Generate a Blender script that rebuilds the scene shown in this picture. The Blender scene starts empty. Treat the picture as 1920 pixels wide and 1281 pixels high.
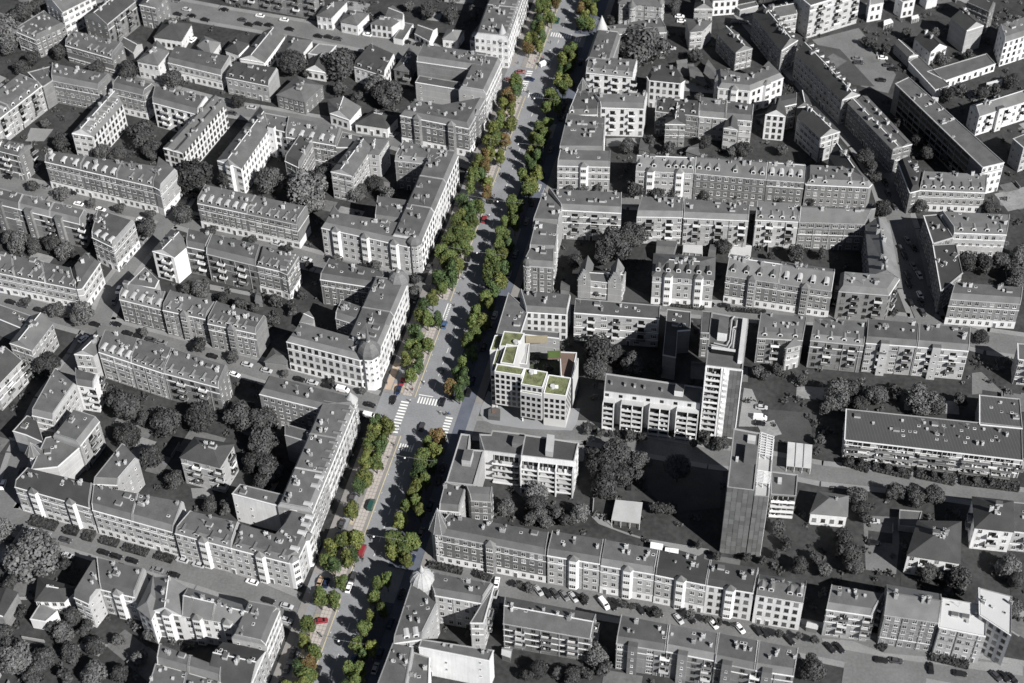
import bpy, math, random
from mathutils import Matrix, Vector
random.seed(7)
R_=math.radians
# ---------------------------------------------------------------- camera, sky, sun, exposure
sc=bpy.context.scene
CAM=Vector((0.0,-436.683,452.199)); PITCH=R_(46); ROLL=R_(1.3215); FPX=3143.15
cd=bpy.data.cameras.new('camera'); cam=bpy.data.objects.new('camera',cd); sc.collection.objects.link(cam)
cam.matrix_world=Matrix.Translation(CAM)@Matrix.Rotation(math.pi/2-PITCH,4,'X')@Matrix.Rotation(-ROLL,4,'Z')
cd.sensor_width=36; cd.lens=FPX/1920*36; cd.clip_start=5; cd.clip_end=4000
sc.camera=cam
cd.dof.use_dof=True; cd.dof.focus_distance=615; cd.dof.aperture_fstop=.035
SAZ=R_(-48); SEL=R_(39.5)
w=bpy.data.worlds.new("World"); sc.world=w; w.use_nodes=True
nt=w.node_tree; bg=nt.nodes['Background']
sky=nt.nodes.new('ShaderNodeTexSky'); sky.sky_type='NISHITA'; sky.sun_disc=False
sky.air_density=.5; sky.dust_density=.1; sky.sun_elevation=SEL; sky.sun_rotation=math.pi/2-SAZ
hs=nt.nodes.new('ShaderNodeHueSaturation'); hs.inputs['Saturation'].default_value=0.55
nt.links.new(sky.outputs[0],hs.inputs['Color']); nt.links.new(hs.outputs[0],bg.inputs[0]); bg.inputs[1].default_value=0.05
sl=bpy.data.lights.new('sun','SUN'); sl.energy=5.0; sl.angle=R_(0.5); sl.color=(1,.985,.96)
so=bpy.data.objects.new('sun',sl); sc.collection.objects.link(so)
dr=Vector((-math.cos(SAZ)*math.cos(SEL),-math.sin(SAZ)*math.cos(SEL),-math.sin(SEL)))
so.rotation_mode='QUATERNION'; so.rotation_quaternion=dr.to_track_quat('-Z','Y'); so.location=(200,-200,300)
sc.view_settings.view_transform='Standard'; sc.view_settings.look='None'; sc.view_settings.gamma=1
sc.view_settings.exposure=0.66; sc.view_settings.use_curve_mapping=False
col=sc.collection
# ---------------------------------------------------------------- survey: photo positions to ground plan
_c,_s=math.cos(ROLL),math.sin(ROLL)
def at(x,y,z=0.0):
    u=x-960;v=y-640.5;uu=u*_c-v*_s;vv=u*_s+v*_c
    r=Vector((uu,FPX*math.cos(PITCH)-vv*math.sin(PITCH),-(FPX*math.sin(PITCH)+vv*math.cos(PITCH))))
    t=(z-CAM.z)/r.z
    return Vector((CAM.x+r.x*t,CAM.y+r.y*t,z))
def toface(x,y):  # unit vector from a ground point to the viewer side, used to choose which facades get windows
    v=Vector((CAM.x-x,CAM.y-y)); return v.normalized()
ZT={'f':(0,0,1),'zA':(380,190,6),'zB':(600,180,5.822),'zC':(1180,0,6),'zD':(1020,160,6),'zE':(1320,160,6),'zF':(0,560,6),'zG':(250,420,6),'zH':(0,860,6),
'zI':(300,880,5.3375),'zJ':(300,1060,5.797),'zK':(820,780,6),'zL':(1340,1040,5.316),'zM':(1600,600,6),'zN':(1600,900,6),'zO':(1100,540,6),'zP':(1600,0,6),
'z1':(1290,580,5.3375),'z2':(1330,800,4.925),'z4':(880,610,6.404),'z5':(530,560,6.404),'z6':(330,800,6.404),'z7':(1660,130,5.338),'z8':(780,920,6.4)}
def px(code,x,y):
    if code[0]=='t': return (480*int(code[1])+x/4.0, 320*int(code[2])+y/4.0)
    o=ZT[code]; return (o[0]+x/o[2],o[1]+y/o[2])
# avenue frame: s along, u across
AO=Vector((-27.0,6.78)); AD=Vector((.24356,.96989)); AN=Vector((.96989,-.24356)); AANG=math.atan2(AD.y,AD.x)
def av(s,u,z=0): return Vector((AO.x+AD.x*s+AN.x*u, AO.y+AD.y*s+AN.y*u, z))
# ---------------------------------------------------------------- materials
MATS={}
def mat(name,c,rough=.85,var=.25,nscale=.6,dark=0.0,rnd=.25,fine=3.0,metal=0,bands=None,spec=.3,streak=0):
    if name in MATS: return MATS[name]
    if isinstance(c,(int,float)): c=(c,c,c)
    m=bpy.data.materials.new(name); m.use_nodes=True; n=m.node_tree; L=n.links
    b=n.nodes['Principled BSDF']; b.inputs['Roughness'].default_value=rough; b.inputs['Metallic'].default_value=metal
    b.inputs['Specular IOR Level'].default_value=spec
    geo=n.nodes.new('ShaderNodeNewGeometry'); oi=n.nodes.new('ShaderNodeObjectInfo')
    def noise(scale,det=3,vec=None):
        t=n.nodes.new('ShaderNodeTexNoise'); t.inputs['Scale'].default_value=scale; t.inputs['Detail'].default_value=det
        L.new(vec or geo.outputs['Position'],t.inputs['Vector']); return t.outputs['Fac']
    def mth(op,a,bv,cl=False):
        t=n.nodes.new('ShaderNodeMath'); t.operation=op; t.use_clamp=cl
        for i,v in enumerate((a,bv)):
            if isinstance(v,(int,float)): t.inputs[i].default_value=v
            else: L.new(v,t.inputs[i])
        return t.outputs[0]
    f=mth('MULTIPLY_ADD' if False else 'MULTIPLY',mth('SUBTRACT',noise(nscale*.35),.5),var*4)
    g=mth('MULTIPLY',mth('SUBTRACT',noise(fine,2),.5),var*3.2)
    tot=mth('ADD',mth('ADD',f,g),1.0)
    if rnd: tot=mth('MULTIPLY',tot,mth('ADD',mth('MULTIPLY',oi.outputs['Random'],rnd*2),1-rnd))
    if streak:
        mp=n.nodes.new('ShaderNodeMapping'); mp.inputs['Scale'].default_value=(1,1,.06); L.new(geo.outputs['Position'],mp.inputs[0])
        st=mth('MULTIPLY',mth('SUBTRACT',noise(1.6,3,mp.outputs[0]),.5),streak*4); tot=mth('ADD',tot,st)
    if bands:   # seams or courses at a real spacing along an axis
        ax,sp,wd,amt=bands
        sx=n.nodes.new('ShaderNodeSeparateXYZ'); L.new(geo.outputs['Position'],sx.inputs[0])
        if ax=='z': v=sx.outputs['Z']
        else:
            v=mth('ADD',mth('MULTIPLY',sx.outputs['X'],math.cos(ax)),mth('MULTIPLY',sx.outputs['Y'],math.sin(ax)))
        fr=mth('FRACT',mth('MULTIPLY',v,1.0/sp),0); k=mth('LESS_THAN',fr,wd)
        tot=mth('ADD',tot,mth('MULTIPLY',k,amt))
    tot=mth('MAXIMUM',tot,.25)
    rgb=n.nodes.new('ShaderNodeVectorMath'); rgb.operation='SCALE'; rgb.inputs[0].default_value=c; L.new(tot,rgb.inputs['Scale'])
    L.new(rgb.outputs[0],b.inputs['Base Color'])
    MATS[name]=m; return m
W={'white':mat('white render',.58,var=.09,rnd=.14,streak=.1),'light':mat('pale brick and render',.31,var=.12,rnd=.22,streak=.07,bands=('z',3.2,.05,.35)),
   'brick':mat('dull brick',.15,var=.2,rnd=.28,streak=.1,bands=('z',3.2,.05,.45))}
RM={'tar':mat('bitumen felt',.08,var=.2,rnd=.22,nscale=.8,bands=(.4,1.05,.05,.12),rough=.8),'dark':mat('dark slate',.042,var=.2,rnd=.2),
    'tile':mat('grey tile',.09,var=.22,rnd=.2,fine=5),'light':mat('pale tile',.125,var=.2,rnd=.2,fine=5),'white':mat('white membrane',.45,var=.04,rnd=.05),
    'metal':mat('seamed metal roof',.06,var=.08,rnd=.1,bands=(.05,1.1,.12,.5),rough=.6)}
STEEP=mat('slate slope',.13,var=.2,rnd=.25,fine=5)
TRIM=mat('white trim',.62,var=.06,rnd=.1); CONC=mat('pale concrete',.36,var=.12,rnd=.15)
GLASS=mat('window glass',.012,rough=.12,var=.05,rnd=.4,spec=.6); FRAME=mat('window frame',.5,var=.05,rnd=.3)
SILL=mat('balcony white',.58,var=.08,rnd=.3); SILLD=mat('balcony grey',.13,var=.1,rnd=.4)
COPE=mat('weathered coping',.22,var=.15,rnd=.3); CHIM=mat('chimney render',.34,var=.15,rnd=.45); POT=mat('chimney pot',.12,var=.1,rnd=.2)
ASPH=mat('grey street asphalt',.125,var=.18,rnd=0,nscale=.3,streak=0,fine=1.2); PAVE=mat('grey pavement',.19,var=.16,rnd=0,fine=2,nscale=.3)
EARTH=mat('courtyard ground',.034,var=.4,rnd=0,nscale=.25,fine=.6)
ASPHC=mat('avenue asphalt',(.185,.188,.196),var=.14,rnd=0,nscale=.3,fine=1.5)
PAVEC=mat('avenue pavement',(.19,.18,.172),var=.12,rnd=0,nscale=.3,fine=2)
LANE=mat('shade tinted service lane',(.085,.095,.12),var=.15,rnd=0)  # blue shade over the right-hand lane is painted into its asphalt colour
PAVER=mat('shade tinted median paving',(.06,.068,.088),var=.2,rnd=0,fine=1.5)  # right median paving darkened and blued to carry the shade lying on it
SLABC=mat('pale slab path',(.34,.31,.285),var=.08,rnd=0,fine=3); SOILC=mat('sandy tree bed',(.3,.26,.19),var=.3,rnd=0,fine=1)
PINK=mat('ochre paving',(.34,.27,.21),var=.1,rnd=0); LINE=mat('road paint',(.62,.62,.6),var=.12,rnd=0,fine=6); LINEY=mat('yellow road paint',(.42,.37,.24),var=.12,rnd=0)
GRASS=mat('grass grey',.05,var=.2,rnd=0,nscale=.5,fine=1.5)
BARK=mat('bark',(.05,.045,.04),var=.1)
# ---------------------------------------------------------------- mesh helpers
class MB:
    def __init__(s): s.v=[];s.f=[];s.m=[];s.mats=[]
    def mi(s,m):
        if m not in s.mats: s.mats.append(m)
        return s.mats.index(m)
    def face(s,pts,m):
        b=len(s.v); s.v+= [tuple(p) for p in pts]; s.f.append(tuple(range(b,b+len(pts)))); s.m.append(s.mi(m))
    def prism(s,poly,z0,z1,m,top=None,bottom=False,sides=True):
        n=len(poly)
        if sides:
            for i in range(n):
                a=poly[i];b=poly[(i+1)%n]
                s.face([(a[0],a[1],z0),(b[0],b[1],z0),(b[0],b[1],z1),(a[0],a[1],z1)],m)
        if top is not False: s.face([(p[0],p[1],z1) for p in poly],top or m)
        if bottom: s.face([(p[0],p[1],z0) for p in reversed(poly)],m)
    def box(s,x0,x1,y0,y1,z0,z1,m,top=None):
        s.prism([(x0,y0),(x1,y0),(x1,y1),(x0,y1)],z0,z1,m,top,bottom=True)
    def bar(s,a,b,wd,ht,m):   # box beam between two points
        a=Vector(a);b=Vector(b);d=(b-a).normalized();up=Vector((0,0,1)) if abs(d.z)<.95 else Vector((1,0,0))
        r=d.cross(up).normalized()*wd/2;u=r.cross(d).normalized()*ht/2
        A=[a-r-u,a+r-u,a+r+u,a-r+u];B=[b-r-u,b+r-u,b+r+u,b-r+u]
        for i in range(4): s.face([A[i],A[(i+1)%4],B[(i+1)%4],B[i]],m)
        s.face(A[::-1],m); s.face(B,m)
    def cyl(s,cx,cy,z0,z1,r0,r1,n,m,cap=True,rot=0):
        A=[(cx+r0*math.cos(rot+2*math.pi*i/n),cy+r0*math.sin(rot+2*math.pi*i/n),z0) for i in range(n)]
        B=[(cx+r1*math.cos(rot+2*math.pi*i/n),cy+r1*math.sin(rot+2*math.pi*i/n),z1) for i in range(n)]
        for i in range(n):
            j=(i+1)%n
            if r1<1e-3: s.face([A[i],A[j],(cx,cy,z1)],m)
            else: s.face([A[i],A[j],B[j],B[i]],m)
        if cap and r1>1e-3: s.face(B,m)
    def mesh(s,name,smooth=False):
        me=bpy.data.meshes.new(name); me.from_pydata(s.v,[],s.f)
        for m in s.mats: me.materials.append(m)
        me.polygons.foreach_set('material_index',s.m)
        if smooth: me.polygons.foreach_set('use_smooth',[True]*len(s.f))
        me.update(); return me
    def obj(s,name,parent=None,loc=None,kind=None):
        return link(name,s.mesh(name),parent,loc,kind)
def link(name,me,parent=None,loc=None,kind=None,rz=None):
    o=bpy.data.objects.new(name,me); col.objects.link(o)
    if parent: o.parent=parent
    if loc is not None: o.location=loc
    if rz is not None: o.rotation_euler=(0,0,rz)
    if kind: o['kind']=kind
    return o
def thing(name,label,cat,loc,rz=0,group=None,me=None):
    o=bpy.data.objects.new(name,me); col.objects.link(o); o.location=loc; o.rotation_euler=(0,0,rz)
    o['label']=label; o['category']=cat
    if group: o['group']=group
    return o
def strip(pts,hw,z,off=0):   # quads along a polyline
    P=[Vector((p[0],p[1])) for p in pts]; out=[];N=[]
    for i in range(len(P)):
        d=(P[min(i+1,len(P)-1)]-P[max(i-1,0)]).normalized(); N.append(Vector((-d.y,d.x)))
    return [(P[i]+N[i]*(off+hw),P[i]+N[i]*(off-hw)) for i in range(len(P))]
def inpoly(x,y,poly):
    c=False;n=len(poly);j=n-1
    for i in range(n):
        if (poly[i][1]>y)!=(poly[j][1]>y) and x<(poly[j][0]-poly[i][0])*(y-poly[i][1])/(poly[j][1]-poly[i][1])+poly[i][0]: c=not c
        j=i
    return c
def area(p): return sum(p[i][0]*p[(i+1)%len(p)][1]-p[(i+1)%len(p)][0]*p[i][1] for i in range(len(p)))/2
def inset(poly,ds):
    n=len(poly);out=[]
    for i in range(n):
        p=Vector(poly[i][:2]);a=(p-Vector(poly[i-1][:2])).normalized();b=(Vector(poly[(i+1)%n][:2])-p).normalized()
        na=Vector((-a.y,a.x));nb=Vector((-b.y,b.x));d1=ds[i-1];d2=ds[i]
        cr=a.x*b.y-a.y*b.x
        if abs(cr)<.05: out.append(p+nb*((d1+d2)/2)); continue
        q1=p+na*d1;q2=p+nb*d2; t=((q2.x-q1.x)*b.y-(q2.y-q1.y)*b.x)/cr
        q=q1+a*t
        if (q-p).length>6: q=p+(q-p).normalized()*6
        out.append(q)
    return out
# ---------------------------------------------------------------- ground, streets
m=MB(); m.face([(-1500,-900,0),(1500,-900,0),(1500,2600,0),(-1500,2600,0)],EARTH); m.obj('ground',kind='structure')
ROADS={
'north_boulevard':(5.5,2.4,[(985,152),(860,112),(740,88),(560,55),(400,28),(280,5),(150,-20)]),
'villa_street':(3.6,2.2,[(938,316),(870,297),(800,282),(740,264),(620,236),(480,212),(430,205),(330,178),(235,150),(160,128)]),
'chestnut_street':(3.8,2.3,[(842,560),(770,536),(690,512),(600,492),(480,458),(400,430),(330,408),(190,385),(90,362),(-60,325)]),
'crossing_street':(4.0,2.4,[(742,768),(660,744),(560,716),(460,686),(390,668),(250,630),(120,595),(0,560),(-60,540)]),
'garden_street':(4.2,2.4,[(640,1178),(560,1146),(480,1112),(380,1079),(250,1042),(130,1006),(0,966),(-60,945)]),
'hill_street':(3.6,2.0,[(355,350),(318,412),(262,475),(215,535),(190,598),(150,668),(90,750),(40,850),(15,925),(0,966)]),
'south_street':(5.5,2.2,[(790,1062),(870,1078),(930,1092),(1100,1122),(1300,1156),(1540,1205),(1700,1238),(1960,1285)]),
'park_lane':(3.6,2.2,[(845,800),(960,808),(1100,812),(1217,836),(1330,856),(1440,868),(1540,888),(1700,905),(1960,945)]),
'row_street':(3.4,2.0,[(1225,572),(1420,588),(1640,598),(1745,612)]),
'long_row_street':(3.0,1.6,[(1010,352),(1090,360),(1180,380),(1400,387),(1640,397)]),
'east_street':(5.0,2.2,[(1400,20),(1480,112),(1560,200),(1620,270),(1660,335),(1692,430),(1716,540),(1745,612),(1850,640),(1960,655)]),
}
RP={k:(v[0],v[1],[at(*p).xy for p in v[2]]) for k,v in ROADS.items()}
def segd(p,a,b):
    ab=b-a;t=max(0,min(1,(p-a).dot(ab)/ab.length_squared)); return (p-(a+ab*t)).length
def onroad(p,skip=None,extra=0):
    for k,(hw,pw,pts) in RP.items():
        if k==skip: continue
        for i in range(len(pts)-1):
            if segd(p,pts[i],pts[i+1])<hw+extra: return True
    q=p-AO; u=q.dot(AN)
    return -12.6+2.5-extra<u<24.5-2.5+extra
for ri,(k,(hw,pw,pts)) in enumerate(RP.items()):
    m=MB();q=strip(pts,hw,0)
    zz=.01+.004*ri
    for i in range(len(q)-1): m.face([(*q[i][1],zz),(*q[i+1][1],zz),(*q[i+1][0],zz),(*q[i][0],zz)],ASPH)
    m.obj(k,kind='structure')
    m=MB()
    for sd in (-1,1):
        for i in range(len(pts)-1):
            a,b=pts[i],pts[i+1];L=(b-a).length;n=max(1,int(L/2.5));d=(b-a)/n;nn=Vector((-(b-a).y,(b-a).x)).normalized()*sd
            for j in range(n):
                c0=a+d*j;c1=a+d*(j+1);mid=(c0+c1)/2+nn*(hw+pw/2)
                if onroad(mid,k,.6): continue
                if -12.6<(mid-AO).dot(AN)<24.6: continue
                p=[c0+nn*hw,c1+nn*hw,c1+nn*(hw+pw),c0+nn*(hw+pw)]
                if sd>0: p=p[::-1]
                m.prism(p if area(p)>0 else p[::-1],0,.12,PAVE)
    m.obj('pavement',kind='structure')
# avenue, built lengthwise between its junctions
S0,S1=-215,290
def avquad(m,s0,s1,u0,u1,z,mt,z0=None):
    p=[av(s0,u0),av(s0,u1),av(s1,u1),av(s1,u0)]
    if z0 is None: m.face([(q.x,q.y,z) for q in p],mt)
    else: m.prism([(q.x,q.y) for q in p],z0,z,mt)
m=MB(); avquad(m,S0,S1,-12.5,24.5,.06,ASPHC); m.obj('avenue_road',kind='structure')
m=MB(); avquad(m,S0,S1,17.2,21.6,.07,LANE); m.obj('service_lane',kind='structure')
LG=[(-126,-118),(-54,-35),(4,16),(70,82),(146,166)]      # left junction gaps
RG=[(-124,-110),(-53,-33),(52,62),(120,130),(186,196)]
def spans(g,a=S0,b=S1):
    out=[];c=a
    for x,y in g: out.append((c,x)); c=y
    out.append((c,b)); return out
m=MB();m2=MB();m3=MB();m4=MB()
for a,b in spans(LG):
    avquad(m,a,b,-12.5,-9.8,.18,PAVEC,.06)
    avquad(m,a,b,-6.9,-.35,.18,PAVEC,.06)
    for k in range(int((b-a)/1.55)):
        s=a+k*1.55
        for u in (-4.9,-3.75,-2.6):
            avquad(m2,s+.1,s+1.45,u+.08,u+1.08,.2,SLABC)
    for k in range(int((b-a)/7)): 
        if random.random()<.55: avquad(m3,a+7*k+1,a+7*k+4.5,-6.6,-5.2,.2,SOILC)
    avquad(m4,a,b,-.35,-.1,.2,LINEY,.06)
for a,b in spans(RG):
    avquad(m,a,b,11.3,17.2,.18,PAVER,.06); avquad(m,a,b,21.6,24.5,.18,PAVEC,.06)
m.obj('avenue_pavement',kind='structure'); m3.obj('tree_bed',kind='structure'); m4.obj('avenue_kerb',kind='structure')
m2.obj('slab_path',kind='structure')
avm=MB()
for i in range(int((S1-S0)/6)):
    s=S0+i*6
    if any(a-3<s<b+3 for a,b in LG): continue
    avquad(avm,s,s+2.6,5.3,5.5,.066,LINE)
def zebra_across(s,u0,u1,n,ln=3.2):
    for i in range(n): 
        u=u0+(u1-u0)*i/n; avquad(avm,s,s+ln,u,u+(u1-u0)/n*.5,.07,LINE)
def zebra_along(u,s0,s1,n,wd=3.2):
    for i in range(n):
        s=s0+(s1-s0)*i/n; avquad(avm,s,s+(s1-s0)/n*.5,u,u+wd,.07,LINE)
zebra_across(-37.5,1.2,10.8,9); avquad(avm,-33.6,-33.2,.8,6.2,.07,LINE)
zebra_across(-60.5,.6,6.0,6); zebra_along(-4.6,-53,-37,11,2.9); zebra_along(13.2,-52,-41,8,2.6)
zebra_across(191.5,1,11,9); zebra_across(145.6,.8,10.2,9); zebra_along(-3.6,150,165,10,2.6); zebra_across(190,12.5,15.5,3)
avquad(avm,5,14.5,-.9,-.5,.072,LINE)
for i in range(11): avquad(avm,4.5+i*.95,5.0+i*.95,.1,.75,.07,LINE)
for i in range(60):
    s=S0+i*8.4; 
    if not any(a-2<s<b+2 for a,b in LG): avquad(avm,s,s+.5,.35,.5,.072,LINE)
avm.obj('road_marking',kind='structure')
m=MB(); avquad(m,-33.5,-20,-12.2,-9.9,.19,PINK); avquad(m,-33.5,-30,-9.5,-7.2,.075,PINK); m.obj('ochre_pavement',kind='structure')
# open grounds, lawns and yards
def yard(name,code,pts,mt,z=.03):
    m=MB(); P=[at(*px(code,*p)).xy for p in pts]
    if area(P)<0: P=P[::-1]
    m.face([(p.x,p.y,z) for p in P],mt); return m.obj(name,kind='structure')
yard('parking_lot','t30',[(330,300),(680,210),(960,560),(900,700),(700,650)],ASPH)
NOSHRUB=[[tuple(at(*px('t30',*p)).xy) for p in [(330,300),(680,210),(960,560),(900,700),(700,650)]],[tuple(at(*px('t22',*p)).xy) for p in [(1000,700),(1600,780),(1560,1250),(1180,1280),(1000,1100)]]]
yard('playground','t30',[(330,330),(540,370),(800,650),(640,640)],GRASS,.035)
yard('lawn','t21',[(820,840),(1060,960),(1040,990),(830,980)],GRASS)
yard('lawn','t22',[(520,250),(700,260),(660,640),(470,600)],GRASS)
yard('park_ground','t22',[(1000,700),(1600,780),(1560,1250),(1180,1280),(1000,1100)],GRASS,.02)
yard('park_path','t23',[(560,0),(700,20),(760,120),(1000,200),(1480,280),(1400,330),(860,170),(650,90)],PAVE,.036)
yard('lawn','t32',[(0,510),(330,540),(330,740),(0,760)],GRASS)
yard('delivery_yard','t22',[(1740,350),(1800,360),(1920,640),(1700,640)],PAVE,.03)
yard('schoolyard','t32',[(1530,240),(1600,230),(1760,380),(1530,400)],ASPH,.036)
yard('car_yard','zN',[(110,400),(500,420),(520,700),(480,1060),(140,1010)],ASPH,.038)
yard('lawn','t33',[(575,1130),(1190,1190),(1180,1330),(545,1330)],ASPH,.13)
yard('forecourt','t33',[(400,950),(640,970),(870,1060),(1910,1150),(1910,1230),(1000,1110),(430,1010)],PAVE,.13)
yard('courtyard_paving','zK',[(780,760),(1600,900),(1700,980),(1300,960),(940,900)],PAVE,.034)
yard('courtyard_paving','t00',[(230,960),(400,970),(330,1060),(190,1060)],PAVE,.034)
yard('courtyard_paving','zD',[(700,600),(900,590),(1100,600),(1090,680),(700,690)],PAVE,.034)
yard('courtyard_paving','t21',[(1640,560),(1800,560),(1790,650),(1620,650)],CONC,.034)
yard('courtyard_paving','zG',[(860,680),(1380,780),(1370,830),(860,740)],PAVE,.034)
yard('lawn','zG',[(1060,760),(1360,820),(1330,880),(1000,830)],GRASS,.038)
yard('courtyard_paving','z6',[(180,740),(420,740),(480,880),(200,860)],PAVE,.034)
yard('lawn','t30',[(800,150),(1150,130),(1330,250),(1080,330),(900,250)],GRASS,.034)
yard('plaza','t31',[(1730,150),(1900,150),(1920,300),(1740,260)],ASPH,.034)
# ---------------------------------------------------------------- building kit
FOOT=[]          # (poly, height)
def win_mesh(wd,ht,nm,frame,nx=2):
    m=MB(); d=.10
    m.box(-wd/2,wd/2,-d*.5,.02,0,ht,frame)
    g=.11;cw=(wd-g*(nx+1))/nx
    for i in range(nx):
        x=-wd/2+g+i*(cw+g)
        for z0,z1 in ((g,ht*.62),(ht*.62+g,ht-g)):
            m.face([(x,-d*.5-.004,z0),(x+cw,-d*.5-.004,z0),(x+cw,-d*.5-.004,z1),(x,-d*.5-.004,z1)],GLASS)
    m.box(-wd/2-.1,wd/2+.1,-.16,.0,-.12,-.003,frame)
    return m.mesh(nm)
DFR=mat('dark window frame',.09,var=.1,rnd=.4)
WM=[win_mesh(1.4,1.9,'window',FRAME),win_mesh(1.4,1.9,'window',DFR),win_mesh(2.1,1.7,'window',FRAME,3),win_mesh(.8,1.1,'window',FRAME,1),win_mesh(1.6,1.9,'window',DFR,2)]
def dorm_mesh(roofm,round_=False):
    m=MB(); m.box(-.85,.85,0,2.6,0,1.6,TRIM)
    m.box(-.55,.55,-.03,.01,.35,1.35,GLASS)
    if round_:
        pr=[(-1,1.6),(-.75,2.05),(0,2.25),(.75,2.05),(1,1.6)]
    else: pr=[(-1,1.6),(0,2.25),(1,1.6)]
    for i in range(len(pr)-1):
        a,b=pr[i],pr[i+1]; m.face([(a[0],-.15,a[1]),(b[0],-.15,b[1]),(b[0],2.8,b[1]),(a[0],2.8,a[1])],roofm)
    m.face([(p[0],-.14,p[1]) for p in pr],TRIM)
    return m.mesh('dormer')
DM=[dorm_mesh(STEEP),dorm_mesh(CONC,True),dorm_mesh(RM['tar'],False),dorm_mesh(RM['dark'],True)]
def chim_mesh(k):
    m=MB(); w_=(.35,.35,.6)[k];d_=(.35,.6,.35)[k];h_=(1.3,1.1,1.5)[k]
    m.box(-w_,w_,-d_,d_,-1.2,h_,CHIM); m.box(-w_-.08,w_+.08,-d_-.08,d_+.08,h_,h_+.18,CHIM)
    for x,y in ((-w_*.5,-d_*.4),(w_*.5,d_*.4)): m.cyl(x,y,h_+.18,h_+.6,.16,.13,6,POT)
    return m.mesh('chimney')
CM=[chim_mesh(i) for i in range(3)]
def sky_mesh(k):
    m=MB()
    if k==0: m.box(-.55,.55,-.4,.4,-.3,.22,FRAME); m.box(-.42,.42,-.28,.28,.221,.24,GLASS)
    elif k==1: m.box(-.35,.35,-.35,.35,-.3,.6,CONC); m.box(-.45,.45,-.45,.45,.6,.7,CONC)
    else: m.cyl(0,0,-.3,.7,.28,.28,8,CONC); m.cyl(0,0,.7,.95,.45,.1,8,POT)
    return m.mesh('roof_vent' if k else 'roof_light')
SM=[sky_mesh(i) for i in range(3)]
m=MB(); m.box(-1.1,1.1,-.8,.8,-.3,.9,CONC,top=RM['tar']); SM.append(m.mesh('roof_hatch'))
m=MB(); m.bar((0,0,-.3),(0,0,2.6),.07,.07,CONC); m.bar((-.7,0,2.3),(.7,0,2.3),.06,.06,CONC); m.bar((-.5,0,1.9),(.5,0,1.9),.06,.06,CONC); SM.append(m.mesh('aerial'))
def bal_mesh(wd,dp,mt,clut):
    m=MB(); m.box(-wd/2,wd/2,-dp,0,-.16,0,CONC)
    m.box(-wd/2,wd/2,-dp,-dp+.1,.001,.95,mt); m.box(-wd/2,-wd/2+.08,-dp+.1,0,.001,.95,mt); m.box(wd/2-.08,wd/2,-dp+.1,0,.001,.95,mt)
    if clut:
        m.box(-wd*.3,-wd*.1,-dp*.7,-dp*.3,.002,.7,SILL); m.cyl(wd*.2,-dp*.5,0,1.1,.35,.3,6,GRASS)
    m.face([(-wd*.38,-.04,.05),(wd*.3,-.04,.05),(wd*.3,-.04,2.1),(-wd*.38,-.04,2.1)],GLASS)
    return m.mesh('balcony')
BM=[bal_mesh(3.0,1.25,SILL,False),bal_mesh(3.0,1.25,SILLD,True),bal_mesh(3.6,1.4,SILL,True),bal_mesh(3.4,1.5,SILLD,False)]
NWIN=0
rw=random.Random(5)
CURT=mat('curtained glass',.16,rough=.4,var=.1,rnd=.5)
def curtained(me):
    c=me.copy(); c.name='window'
    for i,mt in enumerate(me.materials):
        if mt==GLASS: c.materials[i]=CURT
    return c
WMC=[curtained(w_) for w_ in WM]
m=MB(); m.box(-.75,.75,-.12,.02,0,2.7,TRIM); m.box(-.55,.55,-.16,-.121,0,2.3,DFR); DOORM=m.mesh('door')
class Building:
    def __init__(s,label,poly,h,cat='house',name='apartment_house'):
        s.c=sum((Vector(p[:2]) for p in poly),Vector((0,0)))/len(poly)
        s.root=thing(name,label,cat,(s.c.x,s.c.y,0)); s.poly=[Vector(p[:2])-s.c for p in poly]; s.h=h; s.lab=label
        s.wp=[Vector(p[:2]) for p in poly]
    def part(s,mb,name): return mb.obj(name,s.root)
def edge(b,i):
    a=b.poly[i];c=b.poly[(i+1)%len(b.poly)];d=c-a;L=d.length;d=d/L;n=Vector((d.y,-d.x)); return a,c,d,n,L
def roof_mans(b,ins,rise,sm,tm):
    top=inset(b.poly,ins); m=MB(); n=len(b.poly)
    for i in range(n):
        a=b.poly[i];c=b.poly[(i+1)%n];A=top[i];Cc=top[(i+1)%n]
        mt=sm if ins[i]>.3 else W_CUR
        m.face([(a.x,a.y,b.h),(c.x,c.y,b.h),(Cc.x,Cc.y,b.h+rise),(A.x,A.y,b.h+rise)],mt)
    m.face([(p.x,p.y,b.h+rise) for p in top],tm)
    b.part(m,'roof'); return top
def hash_(t): return sum(ord(ch)*(i+3) for i,ch in enumerate(t))
def build(line):
    global W_CUR,NWIN
    code,kind,cs,h,roof,wall,rm,opts,short,label=line.split('|')
    h=float(h)+.03*(hash_(short)%11);ops=opts.split(',')
    if kind=='b':
        x1,y1,x2,y2,dp=[float(v) for v in cs.split(',')]
        A=at(*px(code,x1,y1),h).xy;B=at(*px(code,x2,y2),h).xy;d=(B-A).normalized();nn=Vector((-d.y,d.x))*dp
        poly=[A,B,B+nn,A+nn]
    else: poly=[at(*px(code,*[float(v) for v in p.split(',')]),h).xy for p in cs.split(' ')]
    if area(poly)<0: print('REV',short); poly=[poly[1],poly[0]]+poly[:1:-1]
    n=1
    for o in ops:
        if len(o)==2 and o[0]=='n' and o[1].isdigit(): n=int(o[1])
    if n>1 and len(poly)==4:
        for k in range(n):
            t0,t1=k/n,(k+1)/n
            q=[poly[0].lerp(poly[1],t0),poly[0].lerp(poly[1],t1),poly[3].lerp(poly[2],t1),poly[3].lerp(poly[2],t0)]
            wd={2:['left hand','right hand'],3:['left hand','middle','right hand']}[n][k]
            one(q,h-.06*k,roof,wall,rm,ops,short,wd+' house of the '+label,k,n)
    else: one(poly,h,roof,wall,rm,ops,short,label,0,1)
JOBS=[];LAND=[]
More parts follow.
